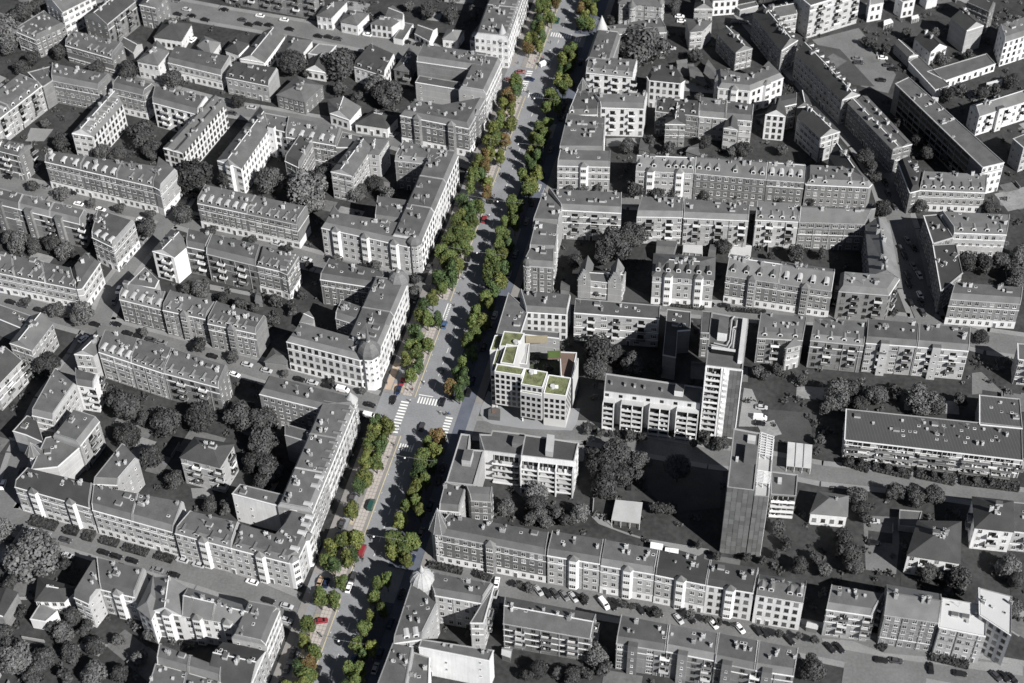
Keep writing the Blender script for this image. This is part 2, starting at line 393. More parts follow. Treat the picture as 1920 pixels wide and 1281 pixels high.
def one(poly,h,roof,wall,rm,ops,short,label,k,n):
    lab=' '.join(label.split()[:16]); 
    JOBS.append((poly,h,roof,wall,rm,ops,short,lab)); FOOT.append(([tuple(p) for p in poly],h,(min(p.x for p in poly),max(p.x for p in poly),min(p.y for p in poly),max(p.y for p in poly))))
    c=sum(poly,Vector((0,0)))/len(poly)
    if not any(l[1]==short for l in LAND): LAND.append((c,short))
def covered(x,y,z,skip=None):
    for i,(p,hh,bb) in enumerate(FOOT):
        if i==skip or hh<z+.8: continue
        if bb[0]<x<bb[1] and bb[2]<y<bb[3] and inpoly(x,y,p): return True
    return False
def facade(b,i,idx,h,step=2.55,wm=0,base=0,floors=None,bays=0,bal=0,stair=0,wallm=None,skipc=0):
    global NWIN
    a,c,d,n,L=edge(b,i)
    if L<3: return
    ang=math.atan2(d.y,d.x); fl=floors or max(1,int((h-base-.2)/3.15)); fh=(h-base)/fl
    nx=max(1,int((L-1.7)/step)+1); off=(L-(nx-1)*step)/2
    bc=[];sc_=[]
    if bays:
        nb=bays if bays<9 else max(1,int(L/11)); bc=[L*(j+.5)/nb for j in range(nb)]
        for x in bc:
            m=MB(); q=a+d*x; p=[q-d*1.9+n*.0,q-d*1.2+n*1.0,q+d*1.2+n*1.0,q+d*1.9]
            m.prism(p,.3,h+.5,TRIM if wall_is_light(wallm) else wallm,bottom=True); 
            m.box  # bay body
            o=b.part(m,'bay')
            m=MB(); ap=(*(q+n*.1),h+2.6); P=[q-d*2.1-n*.3,q-d*1.3+n*1.2,q+d*1.3+n*1.2,q+d*2.1-n*.3]
            for j in range(4):
                e,f=P[j],P[(j+1)%4]; m.face([(e.x,e.y,h+.5),(f.x,f.y,h+.5),ap],STEEP)
            m.obj('bay_roof',o)
    if stair:
        nb=max(1,int(L/16)); sc_=[L*(j+.5)/nb+(2.3 if j%2 else -2.3) for j in range(nb)]
        for x in sc_:
            q=a+d*x;m=MB();m.prism([q-d*1.5-n*.5,q-d*1.5+n*1.3,q+d*1.5+n*1.3,q+d*1.5-n*.5],0,h+1.6,wallm,top=RM['tar']); b.part(m,'stair_tower')
    kk=0
    for j in range(nx):
        x=off+j*step
        nb=[q for q in bc if abs(q-x)<2.45]; ns=[q for q in sc_ if abs(q-x)<2.2]
        if nb or ns: continue
        balc= bal and (j%3==1)
        o_=n*.03
        if bal and j%3==2 and not nb and not ns and nx>3: continue
        for f in range(fl):
            z=base+f*fh+fh*.28; q=a+d*x+o_; wq=q+b.c+n*.8
            if skipc and random.random()<skipc: continue
            if covered(wq.x,wq.y,z,idx): continue
            if f==0 and base==0 and rw.random()<.12:
                link('door',DOORM,b.root,(q.x,q.y,.02),rz=ang); continue
            if balc and f>0:
                q2=q+d*step*.5
                link('balcony',BM[random.choice((0,1,3) if bal==1 else (0,2))],b.root,(q2.x,q2.y,base+f*fh+.1),rz=ang); NWIN+=1; continue
            link('window',WM[wm] if rw.random()<.8 else WMC[wm],b.root,(q.x,q.y,z),rz=ang); NWIN+=1
    for x,oo,ww in [(x,1.03,2) for x in bc]+[(x,1.33,3) for x in sc_]:
        for f in range(fl):
            z=base+f*fh+fh*.28; q=a+d*x+n*oo; wq=q+b.c+n*.8
            if covered(wq.x,wq.y,z,idx): continue
            link('window',WM[ww],b.root,(q.x,q.y,z),rz=ang); NWIN+=1
def wall_is_light(m): return m in (W['white'],W['light'])
def raise_building(idx,job):
    global W_CUR
    poly,h,roof,wall,rm,ops,short,label=job
    rnd=random.Random(idx*13+5)
    b=Building(label,poly,h); W_CUR=W[wall]; wm_=W[wall]; n=len(poly)
    has=lambda o:o in ops
    # walls
    m=MB(); m.prism(b.poly,0,h,wm_,top=False); b.part(m,'wall')
    tm=RM[rm]; sm=STEEP if rm in('tar',) else RM[rm]
    L0=(poly[1]-poly[0]).length; D0=((poly[0]-poly[-1]).length+(poly[2]-poly[1]).length)/2 if n==4 else 12
    topz=h
    if roof=='M':
        rise=2.1
        if n==4: ins=[1.35,0.0,1.2,0.0]
        else: ins=[1.3]*n
        roof_mans(b,ins,rise,sm,tm); topz=h+rise
    elif roof=='F' or n>4:
        m=MB(); ii=inset(b.poly,[.22]*n)
        for i in range(n):
            A,B=b.poly[i],b.poly[(i+1)%n];C_,D_=ii[(i+1)%n],ii[i]
            m.face([(A.x,A.y,h),(B.x,B.y,h),(C_.x,C_.y,h),(D_.x,D_.y,h)],COPE)
            m.face([(D_.x,D_.y,h),(C_.x,C_.y,h),(C_.x,C_.y,h-.35),(D_.x,D_.y,h-.35)],CONC)
        m.face([(p.x,p.y,h-.35) for p in ii],tm); b.part(m,'roof'); topz=h-.35
    else:
        P=b.poly; 
        long_=L0>=D0
        # ridge along the longer direction
        if not long_: P=P[1:]+P[:1]
        r=min(L0,D0)*(.36 if roof=='G' else .33); r=min(r,4.2)
        if rm in('tar','metal'): r*=.75
        m1=(P[0]+P[3])/2;m2=(P[1]+P[2])/2; e=.35
        dx=(m2-m1).normalized()
        hip=min(L0,D0)/2*.95 if roof=='H' else 0
        if roof=='H' : hip=min(hip,(m2-m1).length/2-.05)
        r1=m1+dx*hip;r2=m2-dx*hip
        E=inset(P,[-.35]*4) ; ez=h-.15
        m=MB()
        if roof=='G':
            g=[-.35,-.02,-.35,-.02]; E=inset(P,g)
            r1=(E[0]+E[3])/2;r2=(E[1]+E[2])/2
        m.face([(*E[0],ez),(*E[1],ez),(*r2,h+r),(*r1,h+r)],tm); m.face([(*E[2],ez),(*E[3],ez),(*r1,h+r),(*r2,h+r)],tm)
        if roof=='H': m.face([(*E[1],ez),(*E[2],ez),(*r2,h+r)],tm); m.face([(*E[3],ez),(*E[0],ez),(*r1,h+r)],tm)
        m.bar((*r1,h+r),(*r2,h+r),.3,.2,TRIM if rnd.random()<.5 else tm)
        b.part(m,'roof')
        if roof=='G':
            m=MB(); m.face([(*P[1],h),(*P[2],h),(*m2,h+r-.12)],wm_); m.face([(*P[3],h),(*P[0],h),(*m1,h+r-.12)],wm_); b.part(m,'gable')
        topz=h+r
    # firewall copings on the party walls
    if n==4 and roof in 'MG' and h>9 and L0>6:
        for i in (1,3):
            a,c,d,nn,L=edge(b,i)
            if roof=='M': pr=[(0,h),(1.3,h+2.1),(L-1.2,h+2.1),(L,h)]
            elif L0>=D0: pr=[(0,h),(L/2,topz),(L,h)]
            else: continue
            if i==3: pr=[(L-x,z) for x,z in reversed(pr)]
            m=MB()
            for (x0,z0),(x1,z1) in zip(pr[:-1],pr[1:]):
                p=a+d*x0-nn*.2;q=a+d*x1-nn*.2; m.bar((*p,z0+.08),(*q,z1+.08),.24,.3,COPE if rnd.random()<.75 else CONC)
            b.part(m,'firewall_coping')
    # cornice and ground floor band
    m=MB()
    for i in range(n):
        a,c,d,nn,L=edge(b,i); mid=(a+c)/2+b.c
        if nn.dot(toface(mid.x,mid.y))<0.05 or roof=='H': continue
        if i in (1,3) and n==4 and roof!='F': continue
        m.bar((*(a+nn*.12),h-.18),(*(c+nn*.12),h-.18),.3,.34,TRIM if wall!='brick' or rnd.random()<.6 else CONC)
    if m.f and h>4: b.part(m,'cornice')
    gz=0
    if has('gf'):
        m=MB(); ii=inset(b.poly,[-.06]*n); m.prism(ii,0,3.6,TRIM); b.part(m,'ground_floor_band')
        m=MB()
        ii=inset(b.poly,[-.1]*n); m.prism(ii,h-3.7,h-3.45,TRIM,bottom=True); b.part(m,'string_course')
    if wall!='white' and h>9 and not has('gf') and n==4 and 'blank' not in ops and '-' not in ops:
        k=rnd.choice((1,2,2,3)); m=MB(); a,c,d,nn,L=edge(b,0)
        for q in range(k):
            z=h-3.3-3.2*q if k<3 else h*(q+1)/4
            m.bar((*(a+nn*.08),z),(*(c+nn*.08),z),.2,.26,COPE if rnd.random()<.5 else TRIM)
        if rnd.random()<.6:
            for q in range(int(L/6)+1):
                p=a+d*min(L-.3,max(.3,q*6.0))+nn*.05; m.bar((*p,.2),(*p,h-.5),.35,.22,COPE)
        b.part(m,'string_course')
    # facades towards the viewer
    for i in range(n):
        a,c,d,nn,L=edge(b,i); mid=(a+c)/2+b.c
        if nn.dot(toface(mid.x,mid.y))<0.02: continue
        if '-' in ops or 'blank' in ops:
            if 'blank' in ops and i==0: facade(b,i,idx,h,step=5.5,wm=3,skipc=.6)
            continue
        front=(i==0) or n>4
        wmi=0 if wall!='white' else (1 if rnd.random()<.6 else 0)
        if has('bal') and wall=='brick': wmi=1
        if rnd.random()<.15: wmi=2
        if front:
            by=0
            if has('bay'): by=9
            if has('bay1'): by=1
            facade(b,i,idx,h,step=2.5+rnd.random()*.5 if wmi!=2 else 3.1,wm=wmi,bays=by,bal=(2 if wall=='white' else 1) if has('bal') else 0,stair=has('stair'),wallm=wm_)
        elif i==2: continue
        else:
            lng=L>14
            if not lng and rnd.random()<.35: continue
            facade(b,i,idx,h,step=2.6 if lng else 3.6,wm=wmi if lng else 3,bal=1 if (has('bal') and rnd.random()<.4) else 0,wallm=wm_)
    if has('step'):
        for u0,u1 in ((.02,.3),(.68,.98)):
            a,c,d,nn,L=edge(b,0); m=MB(); w_=L*(u1-u0); q=a+d*L*u0
            for s_ in range(5):
                x0=w_*.09*s_;z0=h+1.1*s_
                p=[q+d*x0+nn*.4,q+d*(w_-x0)+nn*.4,q+d*(w_-x0)-nn*.1,q+d*x0-nn*.1]
                if area(p)<0:p=p[::-1]
                m.prism(p,z0-(0 if s_ else h),z0+1.1,wm_)
                for xx in (x0+.15,w_-x0-.15): m.bar((*(q+d*xx+nn*.15),z0+1.1),(*(q+d*xx+nn*.15),z0+1.35),.4,.4,COPE)
            o=b.part(m,'stepped_gable')
            m=MB(); pk=q+d*w_/2
            for sg in (-1,1):
                e=q+d*(w_/2+sg*w_/2)
                m.face([(*(e+nn*.1),h),(*(pk+nn*.1),h+4.6),(*(pk-nn*9),h+4.6),(*(e-nn*9),h)],STEEP)
            m.obj('gable_roof',o)
            for f in range(3): link('window',WM[3],b.root,(*(q+d*w_*.5+nn*.44),h-.5+f*1.8-1.2),rz=math.atan2(d.y,d.x))
    # dormers
    if has('dorm'):
        for i in ([0] if n==4 else range(n)):
            a,c,d,nn,L=edge(b,i); mid=(a+c)/2+b.c
            if nn.dot(toface(mid.x,mid.y))<0.1 or L<5: continue
            if roof=='G' and L0<D0 and i==0: 
                a,c,d,nn,L=edge(b,1)
            st=rnd.choice((2.9,3.4,4.2)); k=max(1,int(L/st)); ang=math.atan2(d.y,d.x); dm=DM[rnd.choice((0,0,1,2))] if rm!='dark' else DM[3]
            ofz=.25 if roof=='M' else .9; iny=.5 if roof=='M' else 1.4
            for j in range(k):
                if rnd.random()<.08: continue
                q=a+d*(L*(j+.5)/k)-nn*iny; link('dormer',dm,b.root,(q.x,q.y,h+ofz),rz=ang)
    # roof furniture
    A=abs(area(poly))
    if A>60 and h>4.5:
        k=int(A/(24 if h>9 else 60))+1
        xs=[p.x for p in b.poly];ys=[p.y for p in b.poly]; dd=(b.poly[1]-b.poly[0]).normalized(); ang=math.atan2(dd.y,dd.x)
        tries=0;put=0; inn=inset(b.poly,[2.2]*n)
        while put<k and tries<60:
            tries+=1
            if n==4:
                t=rnd.random()*.9+.05; v=rnd.choice((.5,.5,.62,.7,.35,.8)) if roof!='G' and roof!='H' else .5+rnd.uniform(-.12,.12)
                q=b.poly[0].lerp(b.poly[1],t).lerp(b.poly[3].lerp(b.poly[2],t),v)
                if not (roof=='M' or roof=='F'):
                    if L0<D0: q=b.poly[0].lerp(b.poly[1],v).lerp(b.poly[3].lerp(b.poly[2],v),t)
                    if roof=='H' and not .3<t<.7: continue
            else:
                q=Vector((rnd.uniform(min(xs),max(xs)),rnd.uniform(min(ys),max(ys))))
                if not inpoly(q.x,q.y,inn): continue
            z=topz if roof in 'MF' or n>4 else topz-.5
            r_=rnd.random()
            if r_<(.42 if h>9 and roof!='F' else .2): link('chimney',CM[rnd.randrange(3)],b.root,(q.x,q.y,z),rz=ang)
            else:
                if roof in 'GH': z=topz-.55
                kk=rnd.choice((0,0,0,1,1,2,3,4)); link(SM[kk].name.split('.')[0],SM[kk],b.root,(q.x,q.y,z+ (0 if roof in 'MF' else .2)),rz=ang)
            put+=1
    return b
DATA=r'''# code|kind|coords|h|roof|wall|rmat|opts|short|label
t00|b|465,95,710,-30,13|13|G|white|tar|win|white slab block|white slab apartment block with paired dark windows in the upper left corner
t00|q|125,240 265,298 490,195 350,100|10|M|brick|tar|dorm|grey dormered corner house|grey corner house with white dormers left of the white slab block
t00|q|490,340 840,440 925,335 560,245|9|M|brick|tile|dorm|mansard house with pale end wall|mansard house with arched band and pale end wall near the upper left corner
t00|b|800,185,1015,10,13|13|G|brick|dark|bal|dark roofed balcony block|dark roofed block with stacked balconies at the top left
t00|b|1045,35,1165,60,12|12|G|brick|tar|win|short brick block|short brick block with pale end wall beside the top left boulevard
t00|q|1155,275 1360,305 1435,180 1240,145|6|H|white|dark|win|dark hipped villa|villa with dark hipped roof and a white car beside it
t00|q|905,330 1000,395 1065,330 960,290|5|G|light|tile|-|little gabled coach house|little gabled coach house behind the mansard house
t00|q|1030,455 1185,485 1265,385 1175,305|9|H|white|tar|win|narrow white town house|narrow white town house with square roof skylights
t00|q|1260,470 1655,565 1730,440 1330,360|8|M|light|tar|win,gf|wide double villa|wide double villa with pale striped facade below the narrow town house
t00|q|1480,340 1580,415 1650,320 1530,270|5|H|white|light|win|pale roofed villa|small villa with pale roof behind the wide double villa
t00|q|1690,370 1790,405 1865,330 1770,280|6|H|white|dark|win|small dark roofed villa|small white villa with dark roof south of the boulevard
t00|q|1695,580 2010,645 2085,525 1780,480|9|M|light|dark|dorm,win|pale mansard villa|pale mansard town house with dark roof and dormers
t00|q|390,605 735,672 830,575 400,490|12|M|brick|tar|win|plain brick courtyard wing|plain brick courtyard wing with tar roof at the far left
t00|q|320,650 390,604 400,490 210,540|12.3|F|brick|tar|-|corner link roof|grey roofed corner link between two courtyard wings at the far left
t00|b|-160,1010,310,645,13|13|M|light|tile|bal,n2,dorm|pale balcony wing|pale courtyard wing with stacked balconies at the left edge
t00|q|540,1000 695,1025 920,775 820,685|13|G|white|light|win,dorm|white gable block|white block with blank grey gable and light roof
t00|q|845,660 1075,715 1160,650 900,590|13|M|brick|tar|win,gf|brick block with white base|brick block on a white base behind the white gable block
t00|q|1145,770 1480,860 1560,740 1170,660|13|M|white|tar|bal|block with white stair towers|block with two white stair towers on its courtyard side
t00|q|1225,1110 1370,1150 1690,775 1600,715|13|G|white|tar|win,n2|long white row|long bright white row with steep pointed roof gables
t00|q|-60,1120 140,1170 240,1090 20,1040|13|G|brick|tar|dorm,bal|brick house at the left edge|brick house with pale gable and balconies at the left edge
f|q|84,303 288,350 303,316 95,287|14|M|brick|tile|dorm,n3,gf|dormered brick street row|brick street row with a line of dormers
f|q|289,351 299,356 332,320 300,296|14|M|light|tile|win,gf|pale street corner house|pale street corner house at the end of the dormered brick row
t01|q|-80,235 600,400 650,310 -40,140|13|M|brick|tar|bal,n3,stair|brown balcony row|dark courtyard row with stair towers and rows of balconies
t01|q|690,500 845,575 1010,390 745,305|13|M|light|tar|win,gf,dorm|free standing corner block|free standing block with balconies on the gable and white base
t01|q|-120,745 575,888 535,738 -120,600|11|M|light|tile|dorm,win,n3,gf|white based row|long row on a white base with many small dormers
t01|q|575,890 615,885 750,690 650,610 540,740|11.2|M|light|tile|win,gf|rounded corner house|corner house with a rounded corner bay at the end of the white based row
zF|q|110,500 350,580 590,270 370,190|12|G|light|light|win|light roofed block|block with smooth light grey roof and two gabled bays
zF|q|-100,190 240,330 350,190 -40,50|10|F|brick|tar|-|rough tar roof house|rough tar roofed house with pale chimneys by the left edge
zF|b|-60,1010,245,690,13|12|G|light|dark|bal|white balcony house|white house with dark roof panel and round balconies
f|q|370,381 557,421 577,391 388,350|13|M|brick|tile|dorm,win,n2,gf|brick row with round dormers|brick row on a white base with rounded pale dormers
zG|q|215,305 455,375 620,230 430,60|14|G|white|tar|bal|white gabled end house|end house with bright white chamfered gable wall
zG|q|600,255 818,300 897,135 625,75|14|M|brick|tar|bal|courtyard house with white balconies|courtyard house with large white balconies beside the white gable
zG|q|820,335 1375,470 1440,255 900,135|14|M|brick|tar|win,bal|courtyard house with many chimneys|long courtyard house with many chimneys on its tar roof
zG|q|1385,470 1640,530 1730,570 1855,365 1440,255|14|M|brick|tile|win,gf,dorm|brick house with tall plain gable|brick house with tall plain gable and white plinth
t01|q|895,965 1215,1045 1250,920 950,850|12|M|brick|light|dorm,win|bow fronted house|bow fronted brick house with pale round dormers
t01|q|955,850 1160,880 1190,820 1085,720|12.4|F|light|tar|-|raised roof wing|raised tar roofed wing behind the bow fronted house
t01|q|1220,1045 1545,1115 1625,1000 1290,910|13|M|brick|tile|dorm,win,bay|striped brick house|brick house with pale striped bays and a row of dormers
zG|q|835,1120 1375,1235 1495,1055 950,890|13|M|brick|tar|dorm,win,bay|brick house with corner turret|brick house with white ridged corner roof over a bay
f|q|139,664 174,667 190,655 182,620|13|G|light|tile|win|small gabled corner house|small gabled corner house at the end of the long tenement
f|q|185,660 307,700 325,655 200,622|14|M|light|tar|dorm,win,n2|long tenement with terraces|long light tenement with white framed roof terraces
f|q|308,700 410,727 427,688 327,657|14|M|brick|tar|dorm,win,bal|tenement with white end gable|tenement with bright white end gable beside a side street
t02|q|240,555 395,590 575,330 430,215|13|M|light|tar|win|angled white courtyard house|white courtyard house with broad smooth tar roof
t02|q|575,330 700,350 740,260 570,215|13|M|white|tar|win,bal|white house with rounded end|white house with balconies on its rounded end
t02|q|95,670 195,700 330,760 270,570 200,555|11|F|light|dark|-|gabled turret house|dark roofed house with a pointed pale gable at the left
t02|b|600,785,745,600,11|13|M|light|tar|win,bal|bow windowed white house|white courtyard house with large paired windows and angled roof
t02|q|230,960 430,940 600,790 470,690 340,720|12|F|light|tar|-|zigzag tar roof house|house under a zigzag edged tar roof beside the turret
zH|q|165,315 1010,555 1050,290 345,120|13|M|light|dark|win,bay,gf|steep dark roofed row|long row with steep dark patinated roof and white bays
f|q|173,956 325,998 345,943 178,912|13|M|light|tar|win,n2,gf|row with dark eaves windows|long flat roofed row with white string courses above front gardens
t02|q|700,1070 880,1078 1040,890 935,780|13|M|light|tar|win|wing behind white parapet|wing behind a long white parapet wall
zI|q|150,640 715,790 800,540 330,430|14|M|light|tar|dorm,win,bay|row with black arched dormers|row with black arched dormers and two pointed bays
zI|q|715,790 1290,940 1390,880 1570,490 1310,415 1230,560 1150,650 800,545|14|M|light|tar|dorm,win,bay|big avenue corner block|big corner block with many white chimneys where a side street meets the avenue
zI|q|720,240 1372,412 1440,300 800,145|14.9|F|white|tar|blank|blank white firewall wing|wing with a huge blank white firewall and round roof light
f|b|585,962,664,768,12|15|M|light|tar|win,n3,dorm|avenue terrace by the crossing|avenue terrace with bright curved bays south west of the crossing
t12|q|25,395 535,520 740,500 742,432 95,262|15|M|brick|tar|win|brick block with corner turret|brick block with glazed corner turret at the avenue crossing
t12|q|215,700 560,800 640,740 215,615|14|F|brick|tar|-|narrow inner wing|narrow tar roofed wing crossing the courtyard by the avenue
z6|q|50,365 525,485 690,215 225,125|14|H|light|dark|bal|lone courtyard tower house|lone courtyard house with dark hipped roof and curved balconies
t03|q|755,580 1010,640 1090,430 730,350|13|M|light|tile|win,bay|U shaped house|U shaped house with pale courtyard bays near the bottom left
t03|q|555,640 665,690 755,575 730,352|13.2|M|light|tile|win|side wing of the U shaped house|side wing with curved balconies beside the U shaped house
f|q|284,1146 455,1172 478,1142 289,1083|14|G|white|light|win,n3,bay|bright white row with light roof|bright white row with light roof and pointed rear gables
f|q|258,1140 283,1160 297,1130 286,1082|14|H|white|light|win|hipped end house|white hipped end house joining the bright white row
zJ|q|1020,575 1205,585 1300,470 1040,470|14|M|light|light|win|light roofed avenue corner|light roofed corner house on the avenue near the bottom
f|b|497,1210,524,1145,11|14|M|light|light|win|scalloped avenue house|avenue house with scalloped white bays near the bottom edge
f|b|468,1290,497,1222,14|14|G|light|dark|win|dark hipped avenue house|dark roofed avenue house at the bottom edge
zJ|q|-30,1075 660,1270 680,1110 10,860|14|M|brick|tar|blank,n2|tar roof row by the bottom edge|tar roofed row with cluttered terraces by the bottom edge
zJ|q|-130,1400 640,1450 650,1275 -30,1080|14|M|brick|tar|n2|tar roof row cut by the frame|tar roofed row with pale seam cut by the bottom frame
t03|q|265,665 480,670 580,570 290,490|7|H|white|dark|win|ribbed dark villa|white villa with ribbed dark star shaped roof
t03|q|225,800 340,820 430,740 300,680|5|F|white|light|-|white villa annex|low white annex with flat light roof below the ribbed villa
t03|q|-60,760 20,780 130,600 -20,570|8|G|brick|dark|-|brick house by dark trees|brick house with pale verge by the lower left edge
zA|q|165,665 430,755 745,300 650,60|14|G|white|tar|win,bay|white house with curved bays|white house with curved bays and dark round roofs
zA|q|745,300 930,345 970,180 690,125|14|F|white|tar|stair|white stair tower house|house with bright white stair tower between two wings
zA|q|935,400 1500,500 1560,315 975,195|13|M|brick|tile|dorm,win|brick house with round dormers|brick courtyard house with big rounded dormers
zA|q|925,670 1080,745 1285,400 1130,370|12|M|brick|dark|win,bal|dark flat wing with awnings|projecting wing with dark flat roof and white awnings
zB|q|118,825 350,875 560,560 400,480|14|G|light|tar|win|narrow gabled wing|narrow wing with windowed gable facing the garden
zB|q|530,625 640,635 750,470 470,440|13.5|H|light|tar|win|hipped corner wing|hipped corner wing beside the narrow gabled wing
zB|q|175,560 400,560 470,440 240,385|12|F|brick|tile|-|patched link wing|link wing with dark patched tile roof
zB|q|815,705 1235,750 1420,640 920,515|15|M|brick|tar|dorm,win|north wing with pale dormers|courtyard wing with pale dormers over brick
f|b|790,455,859,292,12|15|M|white|tar|win,n3|avenue terrace with roof windows|bright avenue terrace with a band of roof windows
t11|q|490,428 1145,572 1240,540 1320,300 1150,285 1090,405 640,330 585,258|14|M|light|tar|win,bay|corner house with three arched bays|corner house with three arched bays and low corner dome
t11|q|893,375 1075,400 1170,240 915,205|13|M|light|tar|win|stub wing in the yard|stub wing standing in the courtyard of the arched bay house
t11|q|480,815 895,880 1010,780 560,672|13|M|brick|tar|win|brick wing with domed corner|brick wing beneath a domed corner pavilion
f|b|712,655,763,535,13|15|M|white|tar|win,n2|dazzling avenue front|dazzling white avenue front between the two domes
z5|q|632,235 940,330 1050,150 720,30|14|M|brick|tar|win|inner brick wing|inner brick wing with flat roof behind the spired dome
z5|q|45,515 925,740 1150,655 1290,330 1000,290 850,480 200,295|15|M|white|tar|win,gf|white corner palace|white corner palace with spired dome above the avenue crossing
z5|q|205,280 370,300 380,250 310,150|5|G|light|light|-|small gabled annex|small light gabled annex behind the white corner palace
t12|q|65,150 225,168 245,105 130,50|4|H|brick|tar|-|low brick garage|low brick garage beside the white corner palace
t10|b|-260,-170,415,-45,12|14|G|brick|tar|bal,n2|brick balcony row at the top|long brick row with small balconies at the top edge
t10|q|455,115 565,130 680,10 540,10|7|H|white|tar|win|pyramid roofed villa|white villa with grey pyramid roof, first along the boulevard
t10|q|635,160 760,185 845,100 690,75|6|H|white|tar|win|square white villa|square white villa, second along the boulevard
t10|q|860,175 1020,195 1110,130 915,125|7|H|white|tar|win|classical white villa|classical white villa with hipped roof, third along the boulevard
t10|q|1030,285 1100,300 1180,180 1110,165|3|F|white|tar|-|low studio annex|low flat studio annex with small white roof domes
t10|q|965,130 1100,145 1110,110 1025,40|8.5|G|white|tar|-|tall rear villa wing|tall rear wing with big grey roof slope
t10|q|1190,250 1300,310 1360,210 1240,190|4|G|white|tar|win|gabled cottage villa|low gabled white cottage villa by the boulevard
t10|q|1400,290 1510,300 1560,230 1440,220|5|H|white|light|win|villa with bow front|small pale villa with rounded bow front
t10|q|1605,300 1805,340 1860,240 1690,195|9|M|white|tar|dorm,win|house with three white dormers|white house with three pointed dormers by the spired round tower
f|b|953,76,990,-30,15|15|M|white|tar|win,n2,dorm|white avenue row at the top|white avenue row with pointed roofs at the top edge
t10|q|155,710 365,765 500,640 310,570|7|H|brick|tar|win|brick pyramid villa|brick villa with large grey pyramid roof
t10|q|555,850 700,900 785,800 540,745|6|G|white|tile|win|white villa with speckled roof|white gabled villa with speckled tile roof
t10|q|745,925 985,960 1060,880 880,825|5|H|white|dark|win|low white villa with dark hip|low white villa with broad dark hipped roof
t10|q|735,500 960,570 1040,420 870,345|8|M|white|dark|dorm,win|black roofed villa|black roofed villa with dormers and striped awnings
t10|q|1035,520 1140,540 1205,420 1150,360|7|H|brick|tar|bal|pointed hip house|brick house with tall pointed hip roof beside the big court
t10|q|375,520 520,545 560,450 430,430|5|G|white|dark|win|dark roofed garden house|dark roofed garden house in front of the big round tree
t10|q|390,400 530,420 600,340 470,325|4|F|light|light|-|glazed terrace house|pale low house with glazed striped terrace roof
t10|q|150,430 330,420 420,300 240,265|5|H|white|tar|-|L shaped pale villa|pale L shaped villa next to the boulevard parking
t10|q|-120,440 60,470 215,265 60,235|6|G|white|tar|win|villa with white side wall|long roofed villa with bright white side wall
t10|b|1205,460,1690,530,11|15|M|brick|tar|-,win|north court wing|north wing of the big avenue court with pyramid skylights
f|b|911,178,940,116,12|15|M|light|tar|win|avenue wing with ribbed eaves|avenue wing with ribbed eaves next to the street mouth
t10|b|1195,615,1640,690,5|13|F|light|tar|blank|pale blind wall wing|thin wing with a large pale blind wall and tiny openings
t10|q|1080,865 1595,965 1720,740 1400,800 1180,765|15|M|brick|tar|win,gf,bay|tall brick corner block|tall brick corner block with pale ground floor shops
f|q|1160,5 1240,12 1243,-20 1165,-25|14|H|light|tar|win|turreted mansion|turreted mansion of pale stone at the top edge
t20|q|745,258 1160,243 1105,150 690,215|14|M|brick|tar|win|curved roof wing|wing with blunt brick end behind the huge dark tree
f|b|1117,62,1098,115,11|15|M|brick|tar|win|shaded avenue house with cone|shaded avenue house below the white cone turret
t20|q|555,545 905,582 940,465 580,440|14|M|white|tar|dorm,win,bal|white house with arched dormers|white house with arched dormers facing south across a court
zC|q|225,905 575,940 625,905 540,780 270,740 200,860|14|M|white|dark|win|white house with slanting eaves|white house with slanting mansard roof standing alone
zC|q|1000,990 1360,1025 1735,872 1560,690 1400,850 1280,850 980,790|12|M|white|tar|win,bay|angled white house|white house bending around an angle with grey mansard
zC|q|1195,595 1385,545 1180,340 985,370|10|G|brick|dark|win|brick house with plain south gable|brick house with plain pale south gable and dark roof
zC|q|680,355 825,340 930,235 640,210|10|H|light|tar|win|chimney cluster house|tall house with pointed roof and chimney clusters
zC|q|732,100 940,100 900,-20 760,-30|7|G|light|dark|win|pale gabled house at the top|pale house with windowed gable at the top edge
zC|q|942,15 1225,-5 1200,-70 900,-70|8|M|white|tar|win|white office front|white office front with regular windows at the top edge
zC|q|1245,110 1450,60 1420,10 1180,60|4|F|light|tar|-|low shed roof|low grey shed roof near the top edge
zC|q|1710,570 1895,450 1600,120 1390,160|13|G|brick|dark|win,dorm|dark row with white hipped gable|dark sided row ending in a white hipped gable
zC|q|1660,195 1890,150 1830,25 1510,85|11|G|light|tar|win|pale house beside tall slab|pale house with smooth grey roof beside the tall balcony slab
t30|q|320,40 700,-75 600,-150 200,-60|18|F|light|tar|bal|tall balcony slab|tall slab covered with a grid of balconies at the top
t30|q|555,750 690,710 335,330 205,395|13|G|light|dark|dorm,win|long diagonal block|long diagonal block with dark roof and white gable
t30|q|935,1120 1080,1080 740,720 600,770|12|G|brick|tar|dorm,win,n2|second diagonal block|diagonal block with star dormers and bright white end wall
z7|q|975,980 1190,930 235,75 100,140|15|F|brick|tar|win,strip|long diagonal slab|very long flat roofed diagonal slab with dark window grid
zP|q|870,590 1050,525 870,360 690,430|7|G|white|dark|win|white gabled workshop|dark roofed workshop with bright white gable and tall chimney
zP|q|1275,345 1465,285 1300,140 1100,200|12|G|light|dark|-|tall gabled warehouse|tall narrow warehouse with smooth pale gable
zP|q|1700,480 1990,385 1960,200 1640,300|13|M|white|light|win|white office wing at right|office wing with grey side and white south wall at right
zP|q|1280,20 1530,130 1600,40 1400,-60|12|G|brick|dark|win|brick factory block|brick factory block near the upper right corner
zP|q|1040,905 1600,715 1500,600 830,800|4|F|white|tar|col|long low hall|long low hall with a row of white roof brackets
zP|q|925,1010 1085,960 730,620 625,690|4.3|F|white|tar|-|low hall head building|low head building with white end wall and roof lights
zP|q|625,640 730,620 540,455 462,480|5.5|G|light|tar|win|little gabled store|little gabled store with patched roof beside the parking strip
